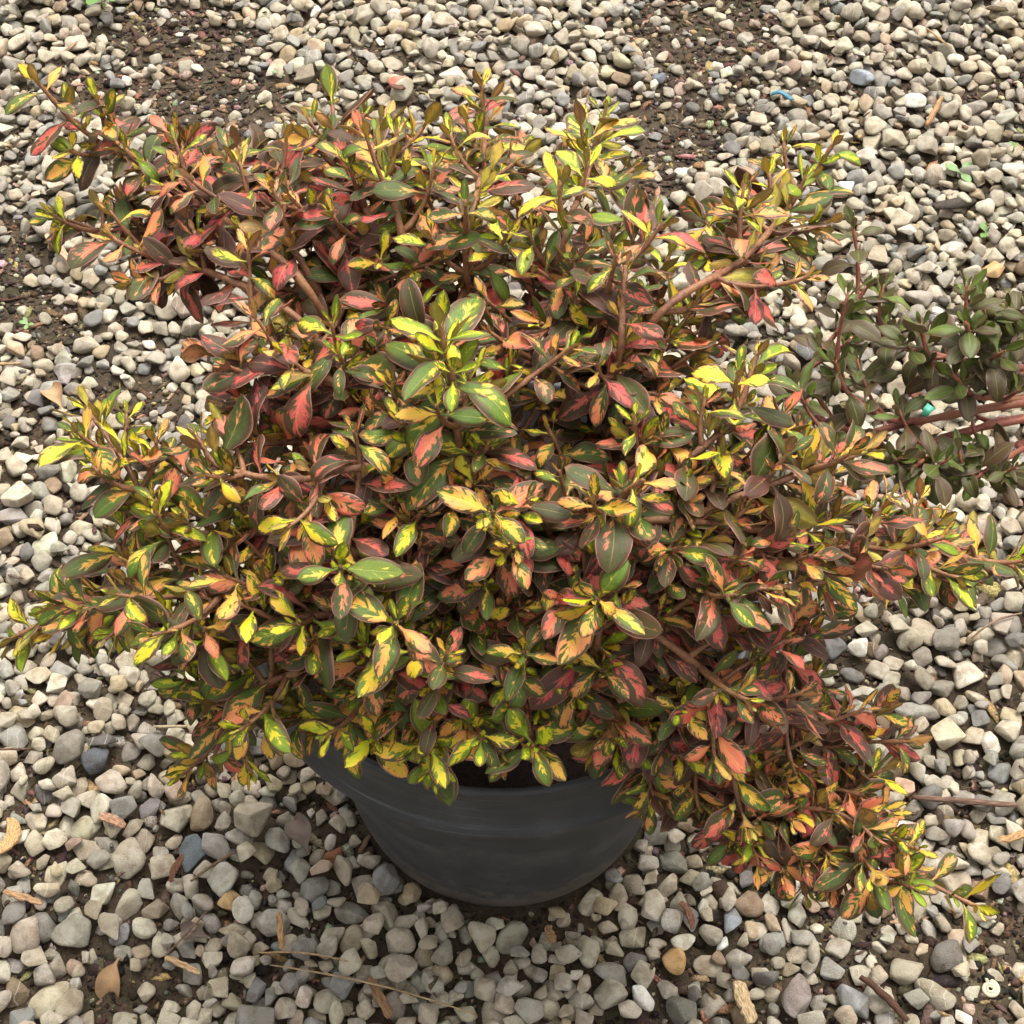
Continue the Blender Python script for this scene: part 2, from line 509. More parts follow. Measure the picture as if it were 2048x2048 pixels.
PAL = [((188, 178, 158), 30), ((176, 168, 152), 24), ((166, 161, 150), 20), ((152, 149, 142), 10), ((198, 190, 172), 14), ((128, 125, 120), 4),
       ((184, 168, 140), 5), ((190, 172, 148), 2), ((140, 140, 138), 5), ((166, 154, 134), 6), ((212, 206, 192), 5), ((106, 102, 97), 1.2), ((184, 160, 144), 1), ((150, 130, 108), 1.5)]
PALC = np.array([srgb(*c) for c, w in PAL]); PALW = np.array([w for c, w in PAL], float); PALW /= PALW.sum()

BARE = [(370, 80, 150, 60, .9), (440, 215, 130, 75, .9), (210, 190, 130, 45, .8), (1400, 60, 120, 90, 1.), (1350, 275, 90, 75, 1.), (1290, 375, 80, 40, .9),
        (30, 570, 80, 110, .9), (110, 660, 60, 40, .8), (1970, 600, 80, 40, .6), (270, 1965, 110, 70, .9), (345, 1890, 70, 50, .6), (2010, 1900, 50, 90, .8),
        (1960, 1985, 70, 50, .7), (1790, 1905, 70, 35, .6), (640, 1660, 60, 70, .7), (1110, 1850, 70, 40, .6), (60, 890, 60, 50, .5), (1990, 1170, 80, 40, .8),
        (280, 800, 90, 40, .8), (1650, 1450, 50, 30, .6), (1480, 95, 60, 50, .7), (1470, 200, 60, 30, .7), (1960, 1560, 60, 40, .5), (40, 1590, 40, 60, .7),
        (520, 1790, 60, 40, .5), (20, 340, 50, 40, .5), (1750, 640, 60, 30, .5), (420, 260, 80, 40, .7)]
hf = SOILH.copy()
idmap = np.full((NX, NY), -1, np.int32)

def quat_rot(yaw, nrm):
    z = unit(nrm); x = np.array([math.cos(yaw), math.sin(yaw), 0]); x = unit(x - z * (x @ z)); y = np.cross(z, x)
    return np.stack([x, y, z], 1)

PEB = []          # dicts: position, rotation, semi-axes, shape, colour
def drop(x, y, ax, yaw, col, var, lift=0.0, tilt=None, embed=0.25):
    r = max(ax[0], ax[1]); k = int(r / CELL) + 1
    ci, cj = int((x - GX0) / CELL), int((y - GY0) / CELL)
    if ci - k < 1 or cj - k < 1 or ci + k >= NX - 1 or cj + k >= NY - 1: return None
    sl = (slice(ci - k, ci + k + 1), slice(cj - k, cj + k + 1))
    h = hf[sl]
    g = (np.arange(-k, k + 1) * CELL)
    dx, dy = g[:, None], g[None, :]
    w = (dx * dx + dy * dy) < (0.75 * r) ** 2
    sw = w.sum(); mx = (h * w).sum() / sw
    sx = ((h - mx) * dx * w).sum() / ((dx * dx * w).sum() + 1e-12); sy = ((h - mx) * dy * w).sum() / ((dy * dy * w).sum() + 1e-12)
    sm = math.hypot(sx, sy)
    if sm > 0.55: sx, sy = sx * 0.55 / sm, sy * 0.55 / sm
    if tilt is None: tilt = RNG.normal(0, 0.16, 2)
    R = quat_rot(yaw, np.array([-sx + tilt[0], -sy + tilt[1], 1.0]))
    Mi = R @ np.diag(1 / np.asarray(ax) ** 2) @ R.T
    b = Mi[0, 2] * dx + Mi[1, 2] * dy
    c = Mi[0, 0] * dx * dx + 2 * Mi[0, 1] * dx * dy + Mi[1, 1] * dy * dy - 1
    disc = b * b - Mi[2, 2] * c
    ins = disc > 0
    if not ins.any(): return None
    root = np.sqrt(np.where(ins, disc, 0))
    lo = (-b - root) / Mi[2, 2]; hi = (-b + root) / Mi[2, 2]
    on = idmap[sl]
    d = np.where(ins, h - lo, -9)
    # rest on the third or so highest contact so stones nest, sunk a little into bare soil
    dd = np.sort(d[ins])[::-1]
    z = dd[min(len(dd) - 1, int(len(dd) * 0.06))]
    if (on[ins] >= 0).mean() < 0.15: z -= embed * ax[2]
    z += lift
    top = hi + z
    upd = ins & (top > h)
    if tuple(ax) and upd.sum() < 0.25 * ins.sum(): return None
    i = len(PEB)
    hf[sl] = np.where(upd, top, h)
    idmap[sl] = np.where(upd, i, on)
    PEB.append(dict(p=np.array([x, y, z]), R=R, ax=np.array(ax), v=var, c=col, special=None))
    return i

# stones that stand out, dropped first so that they sit proud among the rest
SPECIAL = [  # px, py, length px, width px, image yaw deg, colour, label
    (388, 1714, 80, 54, 75, (96, 104, 108), 'angular blue-grey stone among beige pebbles left of the pot'),
    (800, 176, 42, 32, 20, (206, 124, 102), 'small coral red stone on the gravel behind the shrub'),
    (192, 1526, 62, 52, 60, (84, 86, 90), 'round speckled dark grey stone below the lower left leaves'),
    (667, 1714, 44, 38, 80, (140, 92, 64), 'rust brown stone just left of the black pot'),
    (458, 1797, 48, 42, 0, (196, 164, 116), 'golden tan stone beside thin twig, lower left gravel'),
    (1285, 1997, 62, 34, -50, (226, 222, 210), 'bright white elongated stone at the bottom edge'),
    (1350, 1924, 58, 44, -65, (198, 160, 108), 'orange tan stone below the pot, near white stone'),
    (1591, 2000, 92, 56, 85, (150, 138, 132), 'large pinkish grey slab stone at bottom edge beside pale sliver'),
    (1707, 2009, 76, 54, -70, (140, 140, 138), 'smooth oval mid-grey stone beside dark brown stick at the bottom'),
    (1866, 1990, 90, 40, -38, (152, 144, 124), 'long smooth khaki stone in the lower right corner'),
    (1891, 1471, 72, 56, 0, (200, 190, 162), 'large cream stone right of the lower right leaves'),
    (1833, 1426, 96, 34, 0, (164, 158, 146), 'long pale grey bar-shaped stone, right gravel'),
    (1318, 159, 30, 26, 90, (116, 120, 128), 'small slate blue stone on gravel behind the shrub'),
    (1050, 82, 42, 28, -25, (204, 166, 134), 'peach coloured pebble near the top edge'),
    (1828, 205, 46, 34, 0, (228, 226, 216), 'bright white stone in the upper right gravel'),
    (1725, 159, 48, 38, 10, (150, 156, 162), 'faceted blue-grey stone in the upper right gravel'),
    (1987, 541, 46, 36, 0, (208, 172, 122), 'orange cream rounded stone near the right edge'),
    (1803, 1578, 46, 36, 10, (206, 172, 146), 'peach pink stone above the long brown stick'),
    (100, 2005, 96, 56, 28, (182, 172, 146), 'broad pale beige stone in the lower left corner'),
    (1690, 380, 38, 30, 0, (216, 214, 206), 'white pebble right of the topmost yellow shoot'),
    (1464, 1844, 58, 34, 75, (142, 147, 150), 'bluish oval pebble under the drooping lower right leaves'),
    (1446, 1888, 34, 20, 70, (226, 226, 222), 'tiny white pebble beneath the bluish oval pebble'),
    (352, 1633, 66, 56, 60, (178, 170, 148), 'smooth squarish pale stone below the lowest yellow leaf'),
    (405, 1632, 74, 46, 70, (150, 134, 110), 'brown teardrop stone beside smooth squarish pale stone'),
]
for k_, (px, py, L, W, yaw, col, label) in enumerate(SPECIAL):
    p = at(px, py, 0.008); sc_ = 1000 * F_PX / project(p)[2] / 1000.0
    a_ = L / sc_ / 2; b_ = W / sc_ / 2 * 1.08
    i = drop(p[0], p[1], (a_, b_, min(b_, a_) * 0.72), math.radians(yaw), np.array(srgb(*col)), k_ % NVAR, lift=0.004, tilt=(0.0, -0.12), embed=0.1)
    if i is not None: PEB[i]['special'] = label

def bare_value(px, py):
    v = 0.0
    for (bx, by, rx, ry, s_) in BARE:
        e = ((px - bx) / rx) ** 2 + ((py - by) / ry) ** 2
        if e < 2.2: v = max(v, s_ * min(1.0, 1.6 - 0.75 * e))
    return v
bare_n = smooth_noise(NX, NY, 34, RNG)
N_DROP = 25000
ncand = 7
for it in range(N_DROP):
    late = it > N_DROP * 0.62
    cx = RNG.uniform(GX0 + 0.02, GX1 - 0.02, ncand); cy = RNG.uniform(GY0 + 0.02, GY1 - 0.02, ncand)
    ii = ((cx - GX0) / CELL).astype(int); jj = ((cy - GY0) / CELL).astype(int)
    hh = np.maximum(np.maximum(hf[ii, jj], hf[ii + 3, jj]), np.maximum(hf[ii - 3, jj], np.maximum(hf[ii, jj + 3], hf[ii, jj - 3])))
    o = int(np.argmin(hh))
    x, y = cx[o], cy[o]
    if math.hypot(x, y) < POT_BASE + 0.007: continue
    if hh[o] > 0.009: continue
    pp = project(np.array([x, y, 0.0]))
    bv = max(bare_value(pp[0], pp[1]), 0.75 * float(np.clip((bare_n[ii[o], jj[o]] - 1.25) * 1.4, 0, 1)))
    if RNG.random() < min(0.955, bv * 1.08): continue
    a_ = 0.0084 * math.exp(RNG.normal(0, 0.22))
    if late: a_ *= 0.84
    if bv > 0.3: a_ *= 0.8
    a_ = min(a_, 0.0155)
    b_ = a_ * RNG.uniform(0.62, 0.95); c_ = b_ * RNG.uniform(0.48, 0.82)
    col = PALC[RNG.choice(len(PALC), p=PALW)] * RNG.uniform(0.82, 1.14) * (1 + RNG.normal(0, 0.018, 3)) * np.array([1.02, 1.0, 0.95]) * 0.87
    drop(x, y, (a_, b_, c_), RNG.uniform(0, math.pi), np.clip(col, 0.02, 0.85), int(RNG.integers(NVAR)), embed=RNG.uniform(0.2, 0.7))

# how much of each pebble shows from above, and where it lies in the picture
cnt = np.bincount(idmap[idmap >= 0].ravel(), minlength=len(PEB))
PP = np.array([p['p'] for p in PEB]); PX = project(PP)
SHRUB_OUT = [(40,110),(130,120),(190,240),(330,220),(420,270),(560,190),(650,150),(700,200),(760,210),(850,270),(920,200),(990,230),(1000,290),(1080,230),(1170,230),(1180,330),(1250,400),(1340,360),(1470,300),(1570,230),(1610,310),(1580,400),(1530,520),(1450,600),(1420,640),(1500,700),(1540,760),(1650,830),(1710,900),(1890,960),(1932,1050),(1930,1090),(1850,1170),(1760,1110),(1600,1180),(1480,1260),(1540,1330),(1750,1400),(1690,1500),(1790,1600),(1860,1710),(1760,1780),(1680,1700),(1560,1720),(1420,1710),(1300,1590),(1200,1520),(1090,1470),(1000,1500),(920,1520),(780,1530),(700,1420),(600,1420),(540,1400),(430,1510),(330,1450),(290,1340),(260,1200),(150,1240),(0,1250),(0,1170),(60,1090),(200,1060),(330,1080),(200,1010),(140,900),(90,840),(140,740),(240,760),(350,700),(280,720),(350,650),(480,620),(430,580),(260,570),(190,540),(230,480),(80,440),(80,400),(170,370),(100,330),(120,260),(50,240)]
SK = 2048.0 / 1932.0
POLY = np.array(SHRUB_OUT, float) * SK
def inside(px, py, poly):
    x0, y0 = poly[:, 0], poly[:, 1]; x1, y1 = np.roll(x0, -1), np.roll(y0, -1)
    px = np.atleast_1d(px)[:, None]; py = np.atleast_1d(py)[:, None]
    c = ((y0 > py) != (y1 > py)) & (px < (x1 - x0) * (py - y0) / (y1 - y0 + 1e-12) + x0)
    return (c.sum(1) % 2).astype(bool)
hid = inside(PX[:, 0], PX[:, 1], POLY) | inside(PX[:, 0], PX[:, 1], np.array([(540, 1400), (1350, 1500), (1300, 1640), (1180, 1790), (1010, 1830), (820, 1770), (700, 1600)], float))
inframe = (PX[:, 0] > 12) & (PX[:, 0] < 2036) & (PX[:, 1] > 12) & (PX[:, 1] < 2036)
score = cnt * (1.0 / PX[:, 2] ** 2) * (inframe & ~hid)
order = [i for i in np.argsort(-score) if PEB[i]['special'] is None][:300]
single = set(order)

MESH4 = [np_mesh('pebble', *VAR['high'][i]) for i in range(NVAR)]
for me in MESH4: me.materials.append(M_PEBO)
def place_pebble(p, parent=None, name='pebble'):
    o = obj(name, MESH4[p['v']], None, parent)
    Mx = Matrix.Identity(4)
    A = p['R'] @ np.diag(p['ax'])
    for r_ in range(3):
        for c_ in range(3): Mx[r_][c_] = A[r_, c_]
        Mx[r_][3] = p['p'][r_]
    o.matrix_world = Mx
    o.color = (*p['c'], 1)
    return o
for i in order: place_pebble(PEB[i], ground)
for p in PEB:
    if p['special']: tag(place_pebble(p, None, 'stone'), p['special'], 'stone', 'stones that stand out from the gravel')

def joined(ids, lod):
    VV, FF, CC = [], [], []; off = 0
    byv = {}
    for i in ids: byv.setdefault(PEB[i]['v'], []).append(i)
    for v, lst in byv.items():
        V0, F0 = VAR[lod][v]; nv = len(V0)
        A = np.stack([PEB[i]['R'] @ np.diag(PEB[i]['ax']) for i in lst]); T = np.stack([PEB[i]['p'] for i in lst])
        VV.append((np.einsum('nij,kj->nki', A, V0) + T[:, None]).reshape(-1, 3))
        FF.append((F0[None] + (off + np.arange(len(lst)) * nv)[:, None, None]).reshape(-1, 3)); off += nv * len(lst)
        C = np.concatenate([np.stack([PEB[i]['c'] for i in lst]), RNG.random((len(lst), 1))], 1); CC.append(np.repeat(C, nv, 0))
    return np.concatenate(VV), np.concatenate(FF), np.concatenate(CC)
rest = [i for i in range(len(PEB)) if i not in single and PEB[i]['special'] is None]
seen = [i for i in rest if -60 < PX[i, 0] < 2108 and -60 < PX[i, 1] < 2108 and not (hid[i] and cnt[i] < 20) and cnt[i] > 6]
ss_ = set(seen)
Va, Fa, Ca = joined(seen, 'mid')
Vb, Fb, Cb = joined([i for i in rest if i not in ss_], 'low')
gm = np_mesh('gravel', np.concatenate([Va, Vb]), np.concatenate([Fa, Fb + len(Va)]), True, None, {'pcol': np.concatenate([Ca, Cb])})
gravel = obj('gravel', gm, M_PEB, ground)
tag(gravel, kind='stuff')
print('pebbles', len(PEB), 'seen', len(seen), 'tris', len(gm.polygons))

def surf_h(x, y):
    i, j = int((x - GX0) / CELL), int((y - GY0) / CELL)
    return float(hf[min(max(i, 0), NX - 1), min(max(j, 0), NY - 1)])

# ------------------------------------------------------------------ pot
def lathe(geo, prof, n=96):
    a = np.linspace(0, 2 * np.pi, n, endpoint=False)
    V = np.array([[(r * math.cos(t), r * math.sin(t), z) for t in a] for r, z in prof]).reshape(-1, 3)
    F = [(i * n + j, i * n + (j + 1) % n, (i + 1) * n + (j + 1) % n, (i + 1) * n + j) for i in range(len(prof) - 1) for j in range(n)]
    geo.add(V, F)

def make_pot(loc, label):
    root = empty('nursery_pot', loc)
    tag(root, label, 'pot', 'black plastic nursery pots')
    g = Geo(); zl = POT_H - POT_LIP
    wr = lambda z: POT_BASE + (POT_R - 0.020 - POT_BASE) * (z / zl) ** 0.92
    prof = [(0.0, 0.003), (POT_BASE - 0.012, 0.003), (POT_BASE - 0.006, 0.0), (POT_BASE - 0.001, 0.002), (POT_BASE + 0.001, 0.006)]
    for z in np.linspace(0.012, zl + 0.004, 26):
        prof.append((wr(z) + (0.0006 if 0.034 < z < 0.044 else 0) , z))
    lathe(g, prof)
    obj('wall', g.mesh('wall'), M_POT, root)
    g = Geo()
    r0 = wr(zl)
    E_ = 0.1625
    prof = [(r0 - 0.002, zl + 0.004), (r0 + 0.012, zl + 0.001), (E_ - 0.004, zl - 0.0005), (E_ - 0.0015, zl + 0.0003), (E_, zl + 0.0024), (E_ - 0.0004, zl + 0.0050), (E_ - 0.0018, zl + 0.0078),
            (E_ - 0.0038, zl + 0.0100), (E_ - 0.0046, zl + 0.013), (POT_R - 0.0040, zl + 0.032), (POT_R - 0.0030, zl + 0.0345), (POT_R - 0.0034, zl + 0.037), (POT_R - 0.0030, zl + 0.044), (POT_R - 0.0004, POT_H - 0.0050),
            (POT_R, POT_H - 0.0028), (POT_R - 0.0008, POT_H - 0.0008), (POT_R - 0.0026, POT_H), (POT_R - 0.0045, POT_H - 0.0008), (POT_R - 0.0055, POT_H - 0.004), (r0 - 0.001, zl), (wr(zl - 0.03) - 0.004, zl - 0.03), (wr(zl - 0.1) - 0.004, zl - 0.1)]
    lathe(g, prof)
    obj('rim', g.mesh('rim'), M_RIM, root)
    return root
POT_LOC = (0, 0, 0.003)
make_pot(POT_LOC, 'round black plastic pot under the colourful shrub, scuffed and lightened rim facing the viewer')
POT2 = (0.83, 0.20, 0.003)
make_pot(POT2, 'black plastic pot of the dark green shrub past the right edge')

def pot_soil(loc, label):
    n = 60; R = POT_R - 0.012; V = [(0, 0, 0)]; F = []
    rr = np.random.default_rng(5)
    rings = 14
    for i in range(1, rings + 1):
        for j in range(n):
            a = 2 * math.pi * j / n; r = R * i / rings
            V.append((r * math.cos(a), r * math.sin(a), rr.normal(0, 0.0014) - 0.004 * (i / rings) ** 2))
    for j in range(n): F.append((0, 1 + j, 1 + (j + 1) % n))
    for i in range(rings - 1):
        for j in range(n):
            F.append((1 + i * n + j, 1 + (i + 1) * n + j, 1 + (i + 1) * n + (j + 1) % n, 1 + i * n + (j + 1) % n))
    g = Geo(); g.add(V, F)
    tag(obj('potting_soil', g.mesh('potting_soil'), M_POTSOIL, None, (loc[0], loc[1], POT_H - 0.032)), label, 'soil', kind='stuff')
pot_soil(POT_LOC, 'dark potting soil inside the pot rim under the colourful shrub')
pot_soil(POT2, 'dark potting soil in the pot of the dark green shrub')

# ------------------------------------------------------------------ leaves
NT, NS = 12, 7
tt = np.linspace(0, 1, NT); sv = np.array([-1, -.86, -.48, 0, .48, .86, 1.0])
LEAF_UV = np.stack([np.repeat(tt, NS), np.tile(sv * 0.5 + 0.5, NT)], -1)
ii_ = np.arange(NT * NS).reshape(NT, NS)
LEAF_F = np.stack([ii_[:-1, :-1], ii_[:-1, 1:], ii_[1:, 1:], ii_[1:, :-1]], -1).reshape(-1, 4)

def leaf_verts(L, W, curl, fold, roll, twist, shape, wav, rng):
    """local: y along the blade, x across, z towards the upper side"""
    pet = 0.10
    u = np.clip((tt - pet) / (1 - pet), 0, 1)
    p = 1.0 + 0.45 * shape
    w = np.sin(np.pi * u ** p) ** (0.54 + 0.56 * (1 - u) ** 1.5)
    w = np.maximum(w * W / 2, 0.0009 * (1 - u) + 0.00005)
    ang = curl * (tt ** 1.4)                           # bends down towards the tip (curl > 0) or cups up
    ds = L / (NT - 1)
    y = np.concatenate([[0], np.cumsum(np.cos(ang[:-1]) * ds)]); z = np.concatenate([[0], np.cumsum(-np.sin(ang[:-1]) * ds)])
    X_ = sv[None] * w[:, None]
    a = np.abs(sv)[None]
    zz = np.tan(fold) * np.abs(X_) - roll * w[:, None] * (a ** 4) - 0.10 * w[:, None] * a ** 2
    ph = rng.uniform(0, 6.28, 2)
    zz = zz + wav * w[:, None] * a * np.sin(tt[:, None] * 7 + np.where(sv[None] > 0, ph[0], ph[1]))
    X_ = X_ * (1 - 0.10 * roll * a ** 3) * math.cos(fold)
    tw = twist * tt[:, None]
    Xr = X_ * np.cos(tw) - zz * np.sin(tw); Zr = X_ * np.sin(tw) + zz * np.cos(tw)
    nx_, ny_ = np.sin(ang)[:, None], np.cos(ang)[:, None]
    bendx = rng.normal(0, 0.05) * L * tt[:, None] ** 2
    return np.stack([Xr + bendx, y[:, None] + Zr * nx_, z[:, None] + Zr * ny_], -1).reshape(-1, 3)

LEAVES = []          # dict: verts (world), base, lf, branch, shrub
def add_leaf(base, d, nrm, L, age, var, bronze, branch, shrub, rng, young=False):
    d = unit(d); n = nrm - d * (nrm @ d); n = unit(n); x = np.cross(d, n)
    W = L * rng.uniform(0.39, 0.53) * (0.95 if young else 1.0)
    curl = rng.normal(0.50, 0.52) if not young else rng.normal(-0.15, 0.2)
    if rng.random() < 0.08 and not young: curl = rng.uniform(1.3, 2.4)
    V = leaf_verts(L, W, curl, rng.uniform(0.10, 0.55) if not young else rng.uniform(0.3, 0.6), rng.uniform(0.10, 0.45), rng.normal(0, 0.35), rng.uniform(-0.35, 0.8), rng.uniform(0.04, 0.24), rng)
    V = V @ np.stack([x, d, n]) + base
    LEAVES.append(dict(V=V, base=base, lf=(float(np.clip(age, 0, 1)), rng.random(), float(np.clip(var, 0, 1)), float(np.clip(bronze, 0, 1))), b=branch, s=shrub))

NODE_S = [0.0, 0.004, 0.011, 0.022, 0.036, 0.052, 0.070, 0.088, 0.106, 0.124, 0.143, 0.162, 0.18, 0.20, 0.22]
NODE_L = [0.010, 0.019, 0.027, 0.033, 0.036, 0.037, 0.037, 0.036, 0.035, 0.035, 0.034, 0.034, 0.034, 0.034, 0.034]
NODE_A = [20, 36, 54, 66, 74, 78, 82, 84, 86, 86, 88, 88, 88, 88, 88]

LS = 0.70
def leaf_up(P, leafy, red, branch, shrub, rng, size=1.0, dens=1.0):
    """put opposite pairs of leaves along the outer part of polyline P (tip last)"""
    seg = np.linalg.norm(np.diff(P, axis=0), axis=1); cum = np.concatenate([[0], np.cumsum(seg)]); tot = cum[-1]
    T, N, B = frames(P)
    ph = rng.uniform(0, math.pi); shoot = rng.normal(0, 0.13)
    k = 0
    for s_, Ln, An in zip(NODE_S, NODE_L, NODE_A):
        s_ *= 0.80
        if s_ > min(leafy, tot * 0.95): break
        pos = tot - s_
        P0 = np.array([np.interp(pos, cum, P[:, c]) for c in range(3)])
        Tn = unit(np.array([np.interp(pos, cum, T[:, c]) for c in range(3)]))
        i = min(len(P) - 1, int(np.searchsorted(cum, pos)))
        a0 = ph + (k % 2) * math.pi / 2 + rng.normal(0, 0.12)
        for side in (0, math.pi):
            if k > 2 and rng.random() > dens * 0.95: continue
            rad = math.cos(a0 + side) * N[i] + math.sin(a0 + side) * B[i]
            al = math.radians(An + rng.normal(0, 9))
            d = math.cos(al) * Tn + math.sin(al) * rad
            if k > 1: d = unit(d * np.array([1, 1, 0.42])) + np.array([0, 0, 0.22]) * rng.uniform(-1, 1)
            n0 = math.sin(al) * Tn - math.cos(al) * rad
            upw = np.array([0, -0.35, 1.0]) * (1.5 if k > 2 else 0.9 if k == 2 else 0.3)
            L = Ln * size * LS * math.exp(rng.normal(0, 0.15))
            age = (0.03 + 0.30 * red + shoot * 0.7 + 0.06 * k if k <= 2 else 0.30 + 0.46 * red + shoot + 0.045 * (k - 3)) + rng.normal(0, 0.15)
            var = rng.uniform(0.15, 0.92) if rng.random() > 0.10 else rng.uniform(0, 0.2)
            if k < 3: var += 0.10
            if k >= 5: var -= 0.12
            bz = rng.uniform(0, 0.32) + (0.30 * red if k > 3 else 0) if k > 1 else 0.0
            add_leaf(P0 + rad * 0.001, d, n0 + upw, L, age, var, bz, branch, shrub, rng, young=k < 2)
            if k >= 3 and rng.random() < 0.42:           # short axillary shoot: a pair or two of small leaves
                dd = unit(0.75 * Tn + 0.65 * rad + np.array([0, 0, 0.3]))
                p1 = P0 + dd * 0.004; w = unit(np.cross(dd, rad))
                for sg in (-1, 1):
                    d2 = dd + sg * w * rng.uniform(0.35, 0.8) + rad * rng.uniform(-0.1, 0.3)
                    add_leaf(p1, d2, dd - sg * w * 0.8, 0.0135 * size * math.exp(rng.normal(0, 0.25)), red * 0.25 + shoot * 0.6 + rng.normal(0.04, 0.12), rng.uniform(0.3, 0.9), 0.05, branch, shrub, rng, young=True)
                if rng.random() < 0.5:
                    add_leaf(p1, dd + rad * 0.5, Tn, 0.0115 * size, red * 0.4 + shoot + rng.normal(0, 0.1), rng.uniform(0.4, 1), 0.0, branch, shrub, rng, young=True)
        k += 1

def bez(P0, P1, P2, n):
    t = np.linspace(0, 1, n)[:, None]
    return (1 - t) ** 2 * P0 + 2 * t * (1 - t) * P1 + t * t * P2
def spline(pts, n):
    """smooth curve through points (Catmull-Rom)"""
    p = np.array([2 * pts[0] - pts[1], *pts, 2 * pts[-1] - pts[-2]]); out = []
    m = len(pts) - 1
    for u in np.linspace(0, m - 1e-6, n):
        i = int(u); t = u - i; a, b, c, d = p[i:i + 4]
        out.append(0.5 * ((2 * b) + (-a + c) * t + (2 * a - 5 * b + 4 * c - d) * t * t + (-a + 3 * b - 3 * c + d) * t ** 3))
    return np.array(out)

# ------------------------------------------------------------------ the colourful shrub
CEN = np.array([0.0, 0.035, 0.325]); RAD = np.array([0.285, 0.205, 0.185])
def mound(px, py, dz=0.0, shrink=1.0):
    """point of the shrub's rounded mass along this line of sight"""
    d = ray(px, py); o = (CAM - CEN) / (RAD * shrink); e = d / (RAD * shrink)
    A = e @ e; B = o @ e; C = o @ o - 1
    disc = B * B - A * C
    t = (-B - math.sqrt(disc)) / A if disc > 0 else -B / A
    P = CAM + d * t
    return P + d * (-dz / d[2] * -1 if False else (dz / d[2]))

ROOT = np.array([0.0, 0.005, POT_H - 0.034])
REDS = [(300, 330, 190, .62), (480, 470, 260, .95), (600, 650, 220, .95), (850, 640, 240, .75), (1010, 600, 140, .6), (1250, 560, 150, .65), (1150, 985, 230, .9), (1330, 960, 230, .85),
        (1430, 1400, 210, .85), (1620, 1500, 170, .8), (860, 1050, 190, .8), (700, 930, 150, .7), (1520, 1080, 160, .6), (1250, 1080, 160, .8), (520, 960, 130, .5), (640, 1240, 110, .7), (1240, 1310, 200, .55), (1480, 1620, 150, .45), (1600, 900, 130, .45), (1450, 450, 120, .4)]
YELS = [(420, 1300, 240, .9), (780, 1170, 190, .7), (900, 1420, 240, .8), (60, 1190, 170, .9), (170, 800, 150, .7), (1440, 660, 140, .8), (1560, 300, 130, .7), (1130, 280, 130, .6), (920, 240, 130, .6), (830, 620, 130, .7), (1120, 1150, 120, .6), (1900, 1050, 120, .8), (1250, 1480, 110, .6), (80, 150, 110, .5), (720, 250, 90, .5), (400, 1440, 110, .8), (1300, 850, 110, .5), (1760, 1680, 130, .5), (1230, 400, 150, .6)]
def redness(px, py):
    px, py = px / SK, py / SK
    r = 0.37
    for (x, y, rr, s_) in REDS:
        r += (s_ - 0.30) * math.exp(-((px - x) ** 2 + (py - y) ** 2) / rr ** 2) * 0.95
    for (x, y, rr, s_) in YELS:
        r -= 0.42 * s_ * math.exp(-((px - x) ** 2 + (py - y) ** 2) / rr ** 2)
    return min(max(r, 0.03), 0.95)

